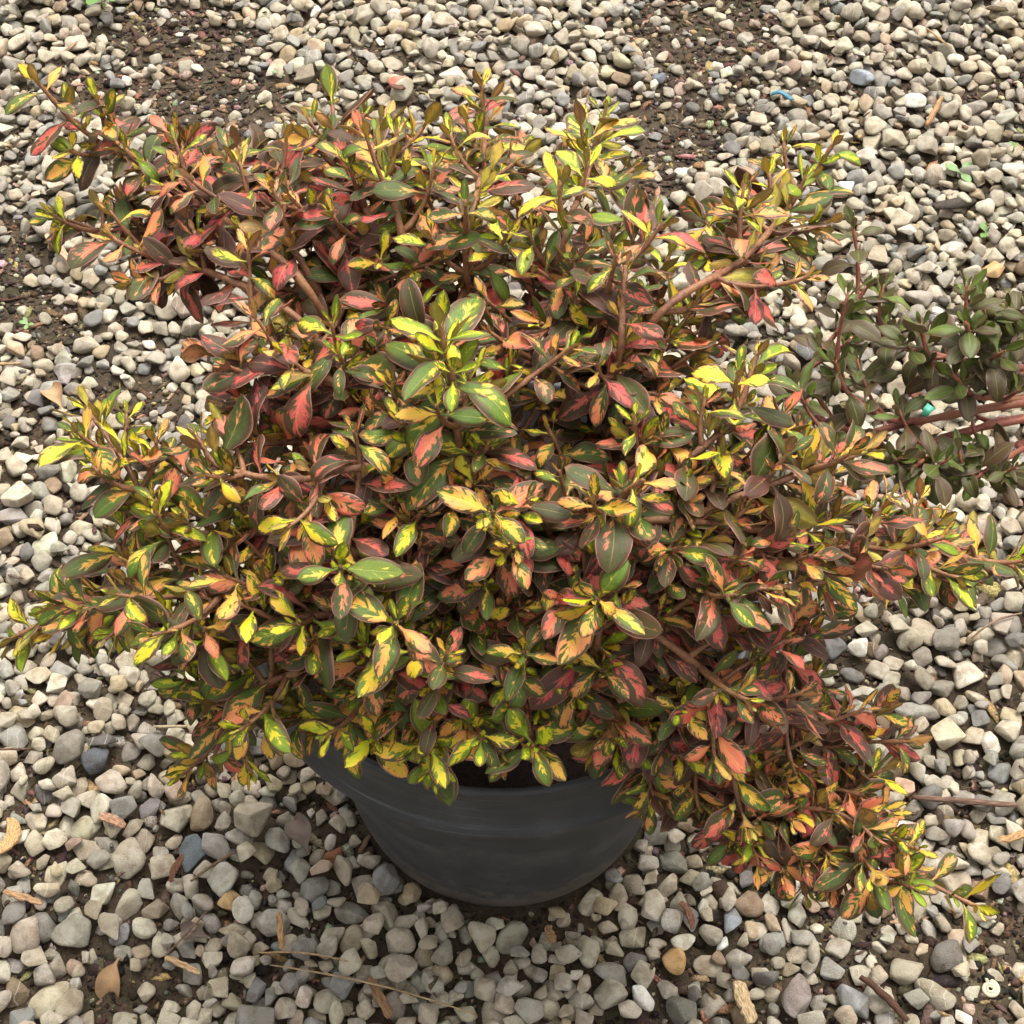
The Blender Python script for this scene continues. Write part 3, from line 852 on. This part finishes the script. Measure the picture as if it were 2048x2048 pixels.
# main branches: picture points (1932 scale) with height offsets from the rounded mass, ending at the tip
MAIN = [
    [(560, 520, 0), (280, 330, .01), (150, 240, .015), (66, 150, .02)],
    [(560, 600, -.01), (270, 470, 0), (170, 430, 0), (92, 405, .005)],
    [(560, 480, 0), (400, 330, .01), (325, 250, .02)],
    [(640, 450, 0), (530, 380, .01), (525, 300, .02)],
    [(700, 420, 0), (640, 300, .01), (625, 175, .02)],
    [(760, 450, 0), (730, 330, .01), (722, 240, .02)],
    [(880, 480, 0), (905, 340, .01), (920, 225, .025)],
    [(1050, 500, 0), (1105, 340, .01), (1128, 250, .025)],
    [(1130, 600, 0), (1200, 470, .01), (1235, 395, .02)],
    [(1230, 610, 0), (1400, 490, .0), (1500, 375, .005), (1575, 268, .01)],
    [(1160, 700, 0), (1175, 580, .02), (1180, 500, .03)],
    [(870, 860, 0), (850, 730, .02), (832, 612, .04)],
    [(640, 730, 0), (500, 700, .0), (375, 662, .01)],
    [(720, 890, 0), (560, 905, .01), (420, 882, .015), (370, 822, .02)],
    [(520, 1010, -.03), (320, 1000, -.01), (240, 880, 0), (160, 765, .01)],
    [(520, 1120, -.01), (300, 1125, 0), (140, 1150, 0), (8, 1212, 0)],
    [(620, 1160, -.01), (400, 1195, .0), (385, 1185, .03)],
    [(640, 1250, -.02), (500, 1290, -.01), (435, 1345, 0), (405, 1425, -.01)],
    [(760, 1080, 0), (655, 1085, .005), (642, 1068, .035)],
    [(820, 1250, -.01), (758, 1192, .005), (745, 1175, .035)],
    [(880, 1330, -.02), (818, 1392, -.005), (812, 1405, .025)],
    [(980, 1300, -.02), (1003, 1392, -.005), (1005, 1408, .025)],
    [(1120, 1230, -.01), (1130, 1150, .0), (1128, 1130, .035)],
    [(1150, 1330, -.02), (1238, 1458, -.005), (1250, 1470, .025)],
    [(1180, 1270, -.01), (1330, 1430, 0), (1560, 1560, -.01), (1720, 1650, -.02), (1845, 1712, -.02)],
    [(1200, 1180, -.01), (1380, 1300, 0), (1560, 1390, 0), (1720, 1400, 0)],
    [(1190, 985, 0), (1500, 1010, 0), (1720, 1045, 0), (1915, 1062, 0)],
    [(1130, 1000, 0), (1180, 930, .02), (1215, 905, .03)],
    [(1260, 900, 0), (1380, 790, .01), (1432, 660, .02)],
    [(1300, 980, 0), (1480, 905, .01), (1640, 850, .02)],
    [(1240, 1120, -.01), (1360, 1110, .01), (1450, 1110, .02)],
    [(930, 1060, -.01), (932, 985, .0), (930, 965, .03)],
    [(1180, 1300, -.02), (1300, 1480, 0), (1418, 1535, -.005), (1432, 1545, .025)],
    [(1330, 1430, -.01), (1480, 1580, -.01), (1520, 1690, -.02)],
    [(1380, 1470, 0), (1550, 1570, -.01), (1600, 1690, -.02)],
    [(1330, 1400, 0), (1500, 1470, 0), (1630, 1500, .01)],
    [(1250, 1030, 0), (1480, 1060, 0), (1580, 1090, .02)],
    [(760, 1280, -.02), (650, 1350, -.012), (600, 1385, 0)],
    [(800, 1290, -.02), (715, 1378, -.008), (705, 1390, .02)],
]
FACING = (16, 18, 19, 20, 21, 22, 23, 27, 30, 31, 32)
def attach_root(p1, rng):
    a = math.atan2(p1[1] - ROOT[1], p1[0] - ROOT[0]); return ROOT + np.array([0.012 * math.cos(a), 0.012 * math.sin(a), 0]) * rng.uniform(0.4, 1.3)

def side_shoots(br, k, shrub, rng, reach, redf, size=1.0, gap=0.023):
    """short leafy shoots in the leaf axils of a long branch"""
    P = br['P']; seg = np.linalg.norm(np.diff(P, axis=0), axis=1); cum = np.concatenate([[0], np.cumsum(seg)]); tot = cum[-1]
    T, N, B = frames(P)
    s_ = 0.036; q = 0
    while s_ < min(reach, tot * 0.7):
        i = int(np.searchsorted(cum, tot - s_)); a0 = q * 2.2 + rng.normal(0, 0.3)
        for side in (0, math.pi):
            if rng.random() < 0.22: continue
            rad = math.cos(a0 + side) * N[i] + math.sin(a0 + side) * B[i]
            if rad[2] < -0.55: continue
            L = rng.uniform(0.016, 0.030) + 0.12 * s_ * rng.random()
            d = unit(0.6 * T[i] + 0.75 * rad + np.array([0, -0.1, 0.5]))
            A = P[i]; tip = A + d * L
            Q = bez(A, A + unit(T[i] * 0.4 + rad) * L * 0.45, tip, 7)
            br['twigs'].append(Q)
            leaf_up(Q, L * 0.9, redf(tip), k, shrub, rng, size=size * rng.uniform(0.9, 1.15), dens=0.9)
        s_ += gap * rng.uniform(0.8, 1.25); q += 1

def edge_dist(x, y):
    a = POLY; b = np.roll(POLY, -1, 0); p = np.array([x, y]); ab = b - a
    t = np.clip(((p - a) * ab).sum(1) / ((ab * ab).sum(1) + 1e-9), 0, 1)
    return np.linalg.norm(a + ab * t[:, None] - p, axis=1).min()

def build_shrub(rng):
    branches = []
    for k, pts in enumerate(MAIN):
        w = [mound(x * SK, y * SK, dz) for x, y, dz in pts]
        root = attach_root(w[0], rng)
        # the hidden inner run: rises out of the pot, then out to the first visible point
        inner = w[0] * 0.62 + root * 0.38 + np.array([0, 0, -0.02])
        curve = spline([root, inner] + w, 46)
        branches.append(dict(P=curve, twigs=[]))
        tipx, tipy = pts[-1][0] * SK, pts[-1][1] * SK
        vis = np.linalg.norm(np.diff(spline(w, 20), axis=0), axis=1).sum()
        leaf_up(curve, min(0.20, vis + 0.02), 0.34 if k == 11 else redness(tipx, tipy), k, 0, rng, size=rng.uniform(0.95, 1.12) * (1.45 if k == 11 else 1.25 if k in FACING else 1.05), dens=0.95)
        side_shoots(branches[-1], k, 0, rng, min(0.20, vis + 0.03), lambda P: 0.15 if k == 11 else redness(*project(P)[:2]))
    # filler shoots spread over the mass
    tips = [np.array(p[-1][:2]) * SK for p in MAIN]
    px = rng.uniform(0, 2048, 60000); py = rng.uniform(100, 1900, 60000)
    ok = inside(px, py, POLY)
    px, py = px[ok], py[ok]
    pts = []
    grid = list(tips)
    for x, y in zip(px, py):
        g = np.array(grid)
        if ((g[:, 0] - x) ** 2 + (g[:, 1] - y) ** 2).min() > 64 ** 2:
            grid.append(np.array([x, y])); pts.append((x, y))
    # keep fillers off the ragged edge so that leaves do not run over the outline too far
    allP = [b['P'] for b in branches]
    for x, y in pts:
        if edge_dist(x, y) < (50 if y < 1300 else 28): continue
        if 560 < x < 1230 and y > 1450 - max(x - 760, 0) * 0.05: continue          # keep the pot rim clear
        sh = rng.uniform(0.86, 1.04)
        tip = mound(x, y, rng.uniform(-0.012, 0.018), sh)
        best = None
        for k, P in enumerate(allP):
            Q = P[12:44]
            d = np.linalg.norm(Q - tip, axis=1)
            cost = np.abs(d - 0.07) * 1.6 + 0.25 * np.maximum(Q[:, 2] - tip[2] + 0.01, 0) + 0.2 * np.maximum(np.linalg.norm(Q - ROOT, axis=1) - np.linalg.norm(tip - ROOT) + 0.02, 0)
            i = int(np.argmin(cost))
            if best is None or cost[i] < best[0]: best = (cost[i], k, Q[i], P[min(i + 13, 45)] - P[i + 11])
        _, k, A, Td = best
        n = unit((tip - CEN) / RAD ** 2)
        dirn = unit(0.55 * n + np.array([0, 0, 0.45]) - 0.35 * ray(x, y) + rng.normal(0, 0.22, 3))
        D = np.linalg.norm(tip - A)
        if D > 0.15: continue
        ctrl = tip - dirn * D * 0.55
        ctrl = 0.7 * ctrl + 0.3 * (A + unit(Td) * D * 0.4)
        P = bez(A, ctrl, tip, 14)
        branches[k]['twigs'].append(P)
        leaf_up(P, min(0.085, D * 0.85), redness(x, y), k, 0, rng, size=rng.uniform(0.9, 1.2), dens=0.95)
    return branches

def wobble(P, amp, rng):
    n = rng.normal(0, 1, P.shape); n = (n + np.roll(n, 1, 0) + np.roll(n, 2, 0)) / 3
    n[0] = 0; n[-1] = 0
    return P + n * amp

def noded_tube(g, P, r0, r1, rng):
    """a stem with slightly swollen leaf nodes"""
    n = len(P); t = np.linspace(0, 1, n)
    R = r0 + (r1 - r0) * t ** 0.8
    R = R * (1 + 0.28 * (np.sin(np.arange(n) * 1.9 + rng.uniform(0, 6)) > 0.75))
    tube(g, P, R, 8)

def emit_shrub(branches, shrub_id, name, label, loc, stem_mat, leaf_mat, limit, group, rng, thick=(0.0030, 0.0011)):
    root = empty(name, loc); loc = np.array(loc)
    tag(root, label, 'shrub', group)
    bo = []
    for b in branches:
        g = Geo()
        noded_tube(g, b['P'], b.get('r', thick[0]), thick[1], rng)
        for P in b['twigs']: noded_tube(g, P, 0.0017, 0.0009, rng)
        base = b['P'][0]
        g.V = [v - base for v in g.V]
        o = obj('branch', g.mesh('branch'), stem_mat, root, base - loc)
        bo.append((o, base))
    mine = [l for l in LEAVES if l['s'] == shrub_id]
    mine.sort(key=lambda l: -l['vis'])
    for l in mine[:limit]:
        if l['vis'] <= 0: break
        nv = len(l['V'])
        me = np_mesh('leaf', l['V'] - l['base'], LEAF_F, True, LEAF_UV, {'lf': np.tile(np.array(l['lf']), (nv, 1))})
        o, base = bo[l['b']]
        obj('leaf', me, leaf_mat, o, l['base'] - base)
        l['done'] = True
    left = [l for l in mine if not l.get('done')]
    if left:
        nv = NT * NS
        V = np.concatenate([l['V'] for l in left]) - loc
        F = (LEAF_F[None] + (np.arange(len(left)) * nv)[:, None, None]).reshape(-1, 4)
        C = np.repeat(np.array([l['lf'] for l in left]), nv, 0)
        me = np_mesh('foliage', V, F, True, np.tile(LEAF_UV, (len(left), 1)), {'lf': C})
        tag(obj('foliage', me, leaf_mat, root), kind='stuff')
    print(name, 'branches', len(branches), 'leaves', len(mine))

rng1 = np.random.default_rng(21)
BR1 = build_shrub(rng1)

# ------------------------------------------------------------------ the dark neighbour reaching in from the right
ROOT2 = np.array([POT2[0], POT2[1], POT_H - 0.03])
MAIN2 = [  # picture points (1932 scale) with heights
    [(2000, 752, .25), (1800, 785, .25), (1650, 818, .25), (1565, 838, .265)],
    [(1762, 793, .25), (1690, 790, .262), (1615, 740, .275), (1590, 680, .30)],
    [(1650, 818, .25), (1570, 795, .252), (1532, 720, .257), (1600, 620, .275), (1652, 540, .30)],
    [(2000, 700, .26), (1880, 715, .27), (1780, 690, .285), (1752, 610, .31)],
    [(2020, 640, .28), (1930, 655, .29), (1860, 665, .30), (1838, 608, .33)],
    [(2000, 780, .23), (1880, 800, .235), (1790, 850, .24), (1735, 885, .255)],
    [(2010, 820, .22), (1940, 850, .225), (1890, 880, .235), (1850, 905, .25)],
    [(2010, 745, .25), (1900, 750, .26), (1850, 745, .275), (1812, 705, .30)],
    [(2020, 650, .29), (1960, 630, .30), (1915, 580, .33)],
    [(2000, 690, .27), (1900, 690, .28), (1700, 650, .275), (1690, 610, .29)],
    [(1900, 800, .24), (1700, 860, .24), (1600, 800, .25), (1560, 750, .27)],
]
rng2 = np.random.default_rng(33)
BR2 = []
for k, pts in enumerate(MAIN2):
    w = [at((x - 16) * SK, y * SK, z) for x, y, z in pts]
    a = math.atan2(w[0][1] - ROOT2[1], w[0][0] - ROOT2[0])
    root = ROOT2 + 0.01 * np.array([math.cos(a), math.sin(a), 0])
    P = spline(([] if k in (1, 2) else [root, root * 0.55 + w[0] * 0.45 + np.array([0, 0, 0.03])]) + w, 40)
    twigs = []
    leaf_up(P, 0.066, 0.62, k, 1, rng2, size=1.15, dens=0.9)
    for i in (22, 27, 31, 35):
        if rng2.random() < 0.45: continue
        T = unit(P[i + 1] - P[i]); sd_ = unit(np.cross(T, np.array([0, 0, 1.0]))) * rng2.choice([-1, 1])
        tip = P[i] + rng2.uniform(0.03, 0.06) * unit(0.5 * T + 0.6 * sd_ + np.array([0, 0, 0.7]))
        Q = bez(P[i], P[i] + 0.02 * T + 0.01 * sd_, tip, 8); twigs.append(Q)
        leaf_up(Q, 0.034, 0.62, k, 1, rng2, size=1.1, dens=0.85)
    BR2.append(dict(P=P, twigs=twigs, r=0.0024 if k in (1, 2) else 0.0048 if k == 0 else 0.0036))
# part of the same shrub beyond the frame
for q in range(16):
    a = q / 16 * 2 * math.pi + 0.2
    tip = ROOT2 + np.array([0.26 * math.cos(a), 0.24 * math.sin(a), rng2.uniform(0.10, 0.26)]) * rng2.uniform(0.7, 1.0)
    if project(tip)[0] < 2110: continue
    P = spline([ROOT2, ROOT2 * 0.5 + tip * 0.5 + np.array([0, 0, 0.02]), tip], 24)
    leaf_up(P, 0.15, 0.6, len(BR2), 1, rng2, size=1.1, dens=0.9)
    BR2.append(dict(P=P, twigs=[]))

# older bare wood: no leaves hang in front of the thick lower stem of the dark shrub
def near_stem(l):
    if l['s'] != 1: return False
    c = project(l['V'].mean(0)); x, y = c[0] / SK, c[1] / SK
    return 1640 < x < 1990 and abs(y - (816 - (x - 1650) * 0.19)) < 24
LEAVES = [l for l in LEAVES if not near_stem(l)]

# which leaves show largest in the picture: small depth buffer over all leaves
G = 1024
ids = np.repeat(np.arange(len(LEAVES)), NT * NS)
AV = np.concatenate([l['V'] for l in LEAVES]); pr = project(AV)
ix = np.floor(pr[:, 0] / 4).astype(int); iy = np.floor(pr[:, 1] / 4).astype(int)
ok = (ix >= 0) & (ix < 512) & (iy >= 0) & (iy < 512)
ix, iy, dz_, ids = ix[ok], iy[ok], pr[ok, 2], ids[ok]
o_ = np.argsort(-dz_)
buf = np.full((512, 512), -1, np.int64)
buf[iy[o_], ix[o_]] = ids[o_]
vis = np.bincount(buf[buf >= 0].ravel(), minlength=len(LEAVES))
for l, v in zip(LEAVES, vis): l['vis'] = int(v)

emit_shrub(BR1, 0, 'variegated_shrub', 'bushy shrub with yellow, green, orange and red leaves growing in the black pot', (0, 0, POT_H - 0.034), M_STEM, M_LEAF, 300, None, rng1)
emit_shrub(BR2, 1, 'dark_shrub', 'dark green shrub with plain bronze leaves reaching in from the right edge', tuple(ROOT2), M_STEM2, M_DARKLEAF, 200, None, rng2, (0.0046, 0.0014))

# ------------------------------------------------------------------ loose things on the gravel
def ground_pt(px, py, extra=0.0):
    p = at(px, py, 0.012)
    h = surf_h(p[0], p[1]); p = at(px, py, h + extra)
    return p

def splinter(name, label, cat, a, b, width, col, flat=0.45, bend=0.0, round_=False, group=None, lift=0.002):
    """a wood chip, stick or straw between two picture points, lying over the stones"""
    rr = np.random.default_rng(abs(hash((a, b))) % 100000 if False else int(a[0] * 7 + a[1] * 13 + b[0] * 3))
    n = 12
    P = []
    for t in np.linspace(0, 1, n):
        x = a[0] + (b[0] - a[0]) * t; y = a[1] + (b[1] - a[1]) * t
        P.append(at(x, y, 0.01)[:2])
    P = np.array(P)
    hs = np.array([max(surf_h(x + dx, y + dy) for dx in (-.004, 0, .004) for dy in (-.004, 0, .004)) for x, y in P])
    # a stiff piece: line over the two highest supports
    t = np.linspace(0, 1, n); z0 = np.polyval(np.polyfit(t, hs, 1), t); z0 += max(0, np.percentile(hs - z0, 80))
    mid = (at(*a, 0.01) + at(*b, 0.01)) / 2
    w = width / (F_PX / project(mid)[2]) / 2
    d = unit(np.append(P[-1] - P[0], 0)); s = np.array([-d[1], d[0], 0])
    C = np.concatenate([P, (z0 + lift + w * (flat if not round_ else 1) * 0.6)[:, None]], 1)
    C = C + s[None] * (bend * np.sin(np.pi * t) + rr.normal(0, 0.12 * w, n))[:, None]
    g = Geo(); sides = 8
    ang = np.linspace(0, 2 * np.pi, sides, endpoint=False)
    V = []
    for i in range(n):
        taper = (0.75 + 0.25 * math.sin(math.pi * min(max(t[i], 0.08), 0.92))) * (1 + rr.normal(0, 0.07))
        if i in (0, n - 1): taper *= 0.55 if not round_ else 0.85
        for q in ang:
            cx, cy = math.cos(q), math.sin(q)
            if not round_:
                cx = np.sign(cx) * abs(cx) ** 0.5; cy = np.sign(cy) * abs(cy) ** 0.5
            V.append(C[i] + s * cx * w * taper * (1 + rr.normal(0, .05)) + np.array([0, 0, 1]) * cy * w * (1 if round_ else flat) * taper)
    F = [(i * sides + j, i * sides + (j + 1) % sides, (i + 1) * sides + (j + 1) % sides, (i + 1) * sides + j) for i in range(n - 1) for j in range(sides)]
    F += [tuple(reversed(range(sides))), tuple((n - 1) * sides + j for j in range(sides))]
    V = np.array(V); o0 = V.mean(0)
    yaw = math.atan2(d[1], d[0]); c_, s_ = math.cos(-yaw), math.sin(-yaw)
    L = V - o0; L = np.stack([L[:, 0] * c_ - L[:, 1] * s_, L[:, 0] * s_ + L[:, 1] * c_, L[:, 2]], -1)
    g.add(L, F)
    o = obj(name, g.mesh(name, round_), M_WOOD, None, o0); o.rotation_euler = (0, 0, yaw)
    o.color = (*srgb(*col), 1)
    return tag(o, label, cat, group)

W_ = 'wood scraps lying on the gravel'
splinter('stick', 'long greyish brown stick lying right of the lower right leaves', 'stick', (1819, 1612), (2028, 1624), 13, (130, 104, 88), .7, 0, True, W_)
splinter('straw', 'thin dry straw stem left of the pot base, upper of two', 'straw', (515, 1906), (700, 1946), 4.5, (186, 158, 116), 1, .003, True)
splinter('straw', 'thin dry straw stem running under the pot, lower of two', 'straw', (543, 1942), (955, 2042), 4.5, (184, 158, 118), 1, .004, True)
splinter('twig', 'short grey brown twig beside the blue-grey stone', 'twig', (384, 1772), (478, 1726), 7, (124, 100, 80), 1, .001, True)
splinter('wood_chip', 'pale tan splinter lying over dark soil, lower left', 'wood chip', (330, 1913), (400, 1944), 13, (208, 174, 130), .5, 0, False, W_)
splinter('wood_chip', 'upright narrow tan chip below the pot, left side', 'wood chip', (561, 1833), (563, 1903), 14, (190, 150, 106), .5, 0, False, W_)
splinter('wood_chip', 'pinkish orange wood chip above the blue-grey stone', 'wood chip', (206, 1648), (255, 1664), 20, (192, 152, 122), .4, 0, False, W_)
splinter('wood_chip', 'broad curved tan wood piece at the left edge', 'wood chip', (22, 1636), (2, 1724), 30, (208, 170, 118), .3, .006, False, W_)
splinter('wood_chip', 'straight tan chip near the lower left edge', 'wood chip', (16, 1800), (92, 1824), 15, (178, 144, 106), .5, 0, False, W_)
splinter('wood_chip', 'pale split wood sliver standing out at the bottom edge', 'wood chip', (1472, 1970), (1500, 2060), 30, (222, 196, 152), .4, 0, False, W_)
splinter('stick', 'dark brown stick at the bottom edge beside oval grey stone', 'stick', (1712, 1976), (1810, 2054), 17, (94, 66, 52), .8, .002, True, W_)
splinter('twig', 'thin twig leaning over the grey dried leaf, lower left', 'twig', (340, 1910), (418, 1832), 5, (132, 108, 90), 1, 0, True)
splinter('wood_chip', 'frayed tan splinter just under the pot', 'wood chip', (1096, 1848), (1106, 1890), 20, (188, 150, 108), .5, 0, False, W_)
splinter('bark_chip', 'rust coloured bark chip left of the blue-grey stone', 'bark chip', (340, 1766), (372, 1728), 16, (128, 90, 68), .4, .001, False, W_)
splinter('straw', 'thin pale straw in the upper right gravel', 'straw', (1852, 65), (1900, 106), 4, (206, 176, 132), 1, 0, True)
splinter('stick', 'short tan stick in the upper right gravel', 'stick', (1879, 212), (1850, 266), 11, (186, 146, 102), .7, 0, True, W_)
splinter('wood_chip', 'pinkish tan chip under the upper left branch tips', 'wood chip', (98, 487), (146, 538), 17, (206, 170, 136), .45, 0, False, W_)
splinter('twig', 'thin tan twig at the left edge, mid height', 'twig', (-6, 742), (44, 739), 7, (188, 158, 118), 1, 0, True)
splinter('straw', 'pale hollow straw just left of the lowest yellow leaf', 'straw', (317, 1484), (375, 1455), 7, (206, 188, 156), 1, 0, True)
splinter('wood_chip', 'thin tan chip under the lower right shoot tip', 'wood chip', (1778, 1848), (1828, 1854), 8, (186, 156, 114), .5, 0, False, W_)
splinter('wood_chip', 'tan wood chip at the right edge, below the brown stick', 'wood chip', (1994, 1693), (2056, 1680), 17, (196, 158, 112), .5, 0, False, W_)
splinter('bark_chip', 'reddish brown curved bark chip right of the pot bottom', 'bark chip', (1360, 1818), (1384, 1864), 15, (134, 96, 74), .5, .002, False, W_)
splinter('twig', 'slender curved twig on gravel near the right edge', 'twig', (1936, 1297), (2034, 1250), 5, (158, 132, 108), 1, .004, True)
splinter('bark_chip', 'brown chip standing by pale straws, bottom edge', 'bark chip', (741, 1962), (780, 2040), 20, (150, 116, 84), .4, 0, False, W_)
splinter('twig', 'thin dark twig along the left edge of the gravel', 'twig', (0, 1520), (62, 1500), 5, (120, 96, 78), 1, 0, True)
splinter('wood_chip', 'orange brown chip on bare soil, upper left', 'wood chip', (36, 652), (88, 646), 9, (150, 116, 90), .5, 0, False, W_)
splinter('wood_chip', 'upright brown splinter left of the pot wall', 'wood chip', (722, 1720), (738, 1660), 11, (142, 112, 86), .5, 0, False, W_)

def dry_leaf(px, py, L, yaw, mat, label, curl):
    rr = np.random.default_rng(int(px))
    V = leaf_verts(L, L * 0.55, curl, 0.35, -0.5, 0.6, 0.3, 0.25, rr)
    V = V - V.mean(0)
    V = np.concatenate([V, V - np.array([0, 0, 0.0005])]); F = np.concatenate([LEAF_F, LEAF_F[:, ::-1] + NT * NS])
    p = ground_pt(px, py, 0.006)
    o = obj('dry_leaf', np_mesh('dry_leaf', V, F), mat, None, p); o.rotation_euler = (0.1, 0.15, math.radians(yaw))
    tag(o, label, 'leaf')
dry_leaf(388, 1866, 0.024, 70, M_GREYLEAF, 'grey brown crumpled dried leaf under a thin twig', 0.8)
dry_leaf(224, 1958, 0.030, 160, M_DRYLEAF, 'curled pale tan dried leaf on dark soil, lower left', 1.9)
dry_leaf(600, 1668, 0.034, 20, M_GREYLEAF, 'dark papery dead leaf left of the pot wall', 0.7)
dry_leaf(110, 790, 0.034, 30, M_DRYLEAF, 'tan dried leaf on gravel left of the shrub', 0.7)

# seedlings
def seedling(px, py, n, L, label, mat, h=0.012, yaw0=0.0, upright=0.35):
    p = ground_pt(px, py, 0.0); p[2] -= 0.002
    root = empty('weed_seedling', p); tag(root, label, 'seedling', 'green weed seedlings in the gravel')
    g = Geo(); tube(g, np.array([[0, 0, -0.006], [0.0005, 0, h * 0.5], [0, 0.0005, h]]), 0.0009, 6)
    obj('stem', g.mesh('stem'), M_WEEDSTEM, root)
    rr = np.random.default_rng(int(px * 3 + py))
    for k in range(n):
        a = yaw0 + 2 * math.pi * k / n + rr.normal(0, 0.2)
        d = unit(np.array([math.cos(a), math.sin(a), upright])); nn = np.array([-math.cos(a) * upright, -math.sin(a) * upright, 1.0]); nn = unit(nn - d * (nn @ d)); x = np.cross(d, nn)
        V = leaf_verts(L * rr.uniform(0.8, 1.15), L * 0.5, 0.5, 0.2, 0.05, 0.1, 0.1, 0.05, rr) @ np.stack([x, d, nn])
        obj('leaf', np_mesh('leaf', V, LEAF_F), mat, root, (0, 0, h))
seedling(208, 22, 4, 0.026, 'bright green leafy weed at the top left edge', M_WEED, 0.02, 1.0, 0.5)
seedling(1918, 362, 3, 0.019, 'pale green three-leaved seedling in the upper right gravel', M_WEED2, 0.012, 0.5, 0.3)
seedling(1968, 482, 3, 0.013, 'small bright green seedling near the right edge', M_WEED, 0.012, 2.2, 0.5)
seedling(2026, 300, 3, 0.006, 'tiny green sprout at the right edge above the seedlings', M_WEED, 0.008, 0.2, 0.4)
seedling(58, 658, 4, 0.008, 'tiny pale sprout on bare soil at the left', M_WEED2, 0.008, 0.2, 0.4)
seedling(565, 156, 3, 0.009, 'tiny pale green sprout in the gravel above the shrub', M_WEED2, 0.008, 0.9, 0.4)

# bits of plastic, a snail shell
def ribbon(name, label, cat, pts, width, mat, thick=0.0008):
    P = np.array([ground_pt(x, y, 0.003 + e) for x, y, e in pts]); C = spline(P, 16); T, N, B = frames(C)
    s = np.cross(T, np.array([0, 0, 1.0])); s /= np.linalg.norm(s, axis=1)[:, None]; u = np.cross(s, T)
    V = np.stack([C - s * width + u * thick, C + s * width + u * thick, C + s * width - u * thick, C - s * width - u * thick], 1).reshape(-1, 3); o0 = V.mean(0)
    F = [(i * 4 + j, i * 4 + (j + 1) % 4, i * 4 + 4 + (j + 1) % 4, i * 4 + 4 + j) for i in range(15) for j in range(4)] + [(3, 2, 1, 0), (60, 61, 62, 63)]
    g = Geo(); g.add(V - o0, F)
    tag(obj(name, g.mesh(name), mat, None, o0), label, cat)
ribbon('plastic_scrap', 'small torn blue plastic strip in the upper right gravel', 'plastic scrap', [(1543, 188, 0), (1560, 184, .003), (1574, 192, .001), (1584, 199, 0)], 0.0022, M_BLUE)
ribbon('plastic_tag', 'teal plastic tag half hidden behind the dark green shrub', 'plastic tag', [(1846, 836, .0), (1852, 822, .004), (1862, 812, .008)], 0.004, M_TEAL)
c0 = ground_pt(1979, 1979, 0.002)
g = Geo(); th = np.linspace(0, 4.6 * math.pi, 60)
rr_ = 0.0012 + 0.0050 * (th / th[-1]) ** 1.3
tube(g, np.stack([rr_ * np.cos(th), rr_ * np.sin(th), 0.0022 - 0.0016 * th / th[-1]], -1), 0.0005 + 0.0014 * th / th[-1], 8)
tag(obj('snail_shell', g.mesh('snail_shell'), M_SHELL, None, c0), 'small pale spiral snail shell on soil, lower right corner', 'snail shell')

# ------------------------------------------------------------------ fine litter: bark flakes, soil crumbs, grit
def scatter_bits(name, n, label, size, aspect, flat, cols, lod, only_low, on_pot=False):
    V0, F0 = BITS, ICO[1][1]; out = []; C = []
    tries = 0
    while len(out) < n and tries < n * 12:
        tries += 1
        if on_pot:
            r = (POT_R - 0.014) * math.sqrt(RNG.random()); a = RNG.uniform(0, 6.283); x, y = r * math.cos(a), r * math.sin(a); h = POT_H - 0.033 - 0.004 * (r / POT_R) ** 2
        else:
            x = RNG.uniform(-0.7, 0.7); y = RNG.uniform(-0.35, 1.25)
            if math.hypot(x, y) < POT_BASE + 0.004: continue
            h = surf_h(x, y)
            if RNG.random() < only_low and idmap[int((x - GX0) / CELL), int((y - GY0) / CELL)] >= 0: continue
        L = size * math.exp(RNG.normal(0, 0.45)); Wd = L * RNG.uniform(*aspect); T = min(Wd, L) * flat
        R = quat_rot(RNG.uniform(0, 6.28), np.array([RNG.normal(0, .3), RNG.normal(0, .3), 1.0]))
        out.append((V0[RNG.integers(NVAR)] * np.array([L, Wd, T])) @ R.T + np.array([x, y, h + T * 0.4]))
        c = srgb(*cols[RNG.integers(len(cols))]); C.append((*[v * RNG.uniform(0.75, 1.2) for v in c], RNG.random()))
    nv = V0.shape[1]
    F = (F0[None] + (np.arange(len(out)) * nv)[:, None, None]).reshape(-1, 3)
    me = np_mesh(name, np.concatenate(out), F, True, None, {'pcol': np.repeat(np.array(C), nv, 0)})
    o = obj(name, me, M_LITTER); tag(o, label, None, kind='stuff')
scatter_bits('bark_litter', 9000, 'brown and tan bark flakes scattered between the stones', 0.0050, (0.18, 0.5), 0.35,
             [(122, 100, 78), (94, 76, 60), (154, 128, 98), (76, 62, 50), (178, 152, 118), (106, 88, 74), (62, 50, 40)], 1, 0.975)
scatter_bits('soil_crumbs', 14000, 'dark crumbs of soil filling gaps in the gravel', 0.0017, (0.6, 1.0), 0.8,
             [(58, 45, 36), (44, 34, 28), (78, 62, 48), (94, 78, 62), (36, 30, 24)], 1, 1.0)
scatter_bits('grit', 3500, 'fine pale grit lying between the pebbles', 0.0019, (0.6, 1.0), 0.75,
             [(176, 164, 142), (150, 142, 128), (196, 186, 164), (120, 112, 100)], 1, 0.985)
scatter_bits('pot_litter', 700, 'dark bark bits on the potting soil inside the pot', 0.0034, (0.2, 0.6), 0.4,
             [(54, 40, 32), (40, 30, 26), (72, 54, 42), (30, 24, 20)], 1, 0, True)
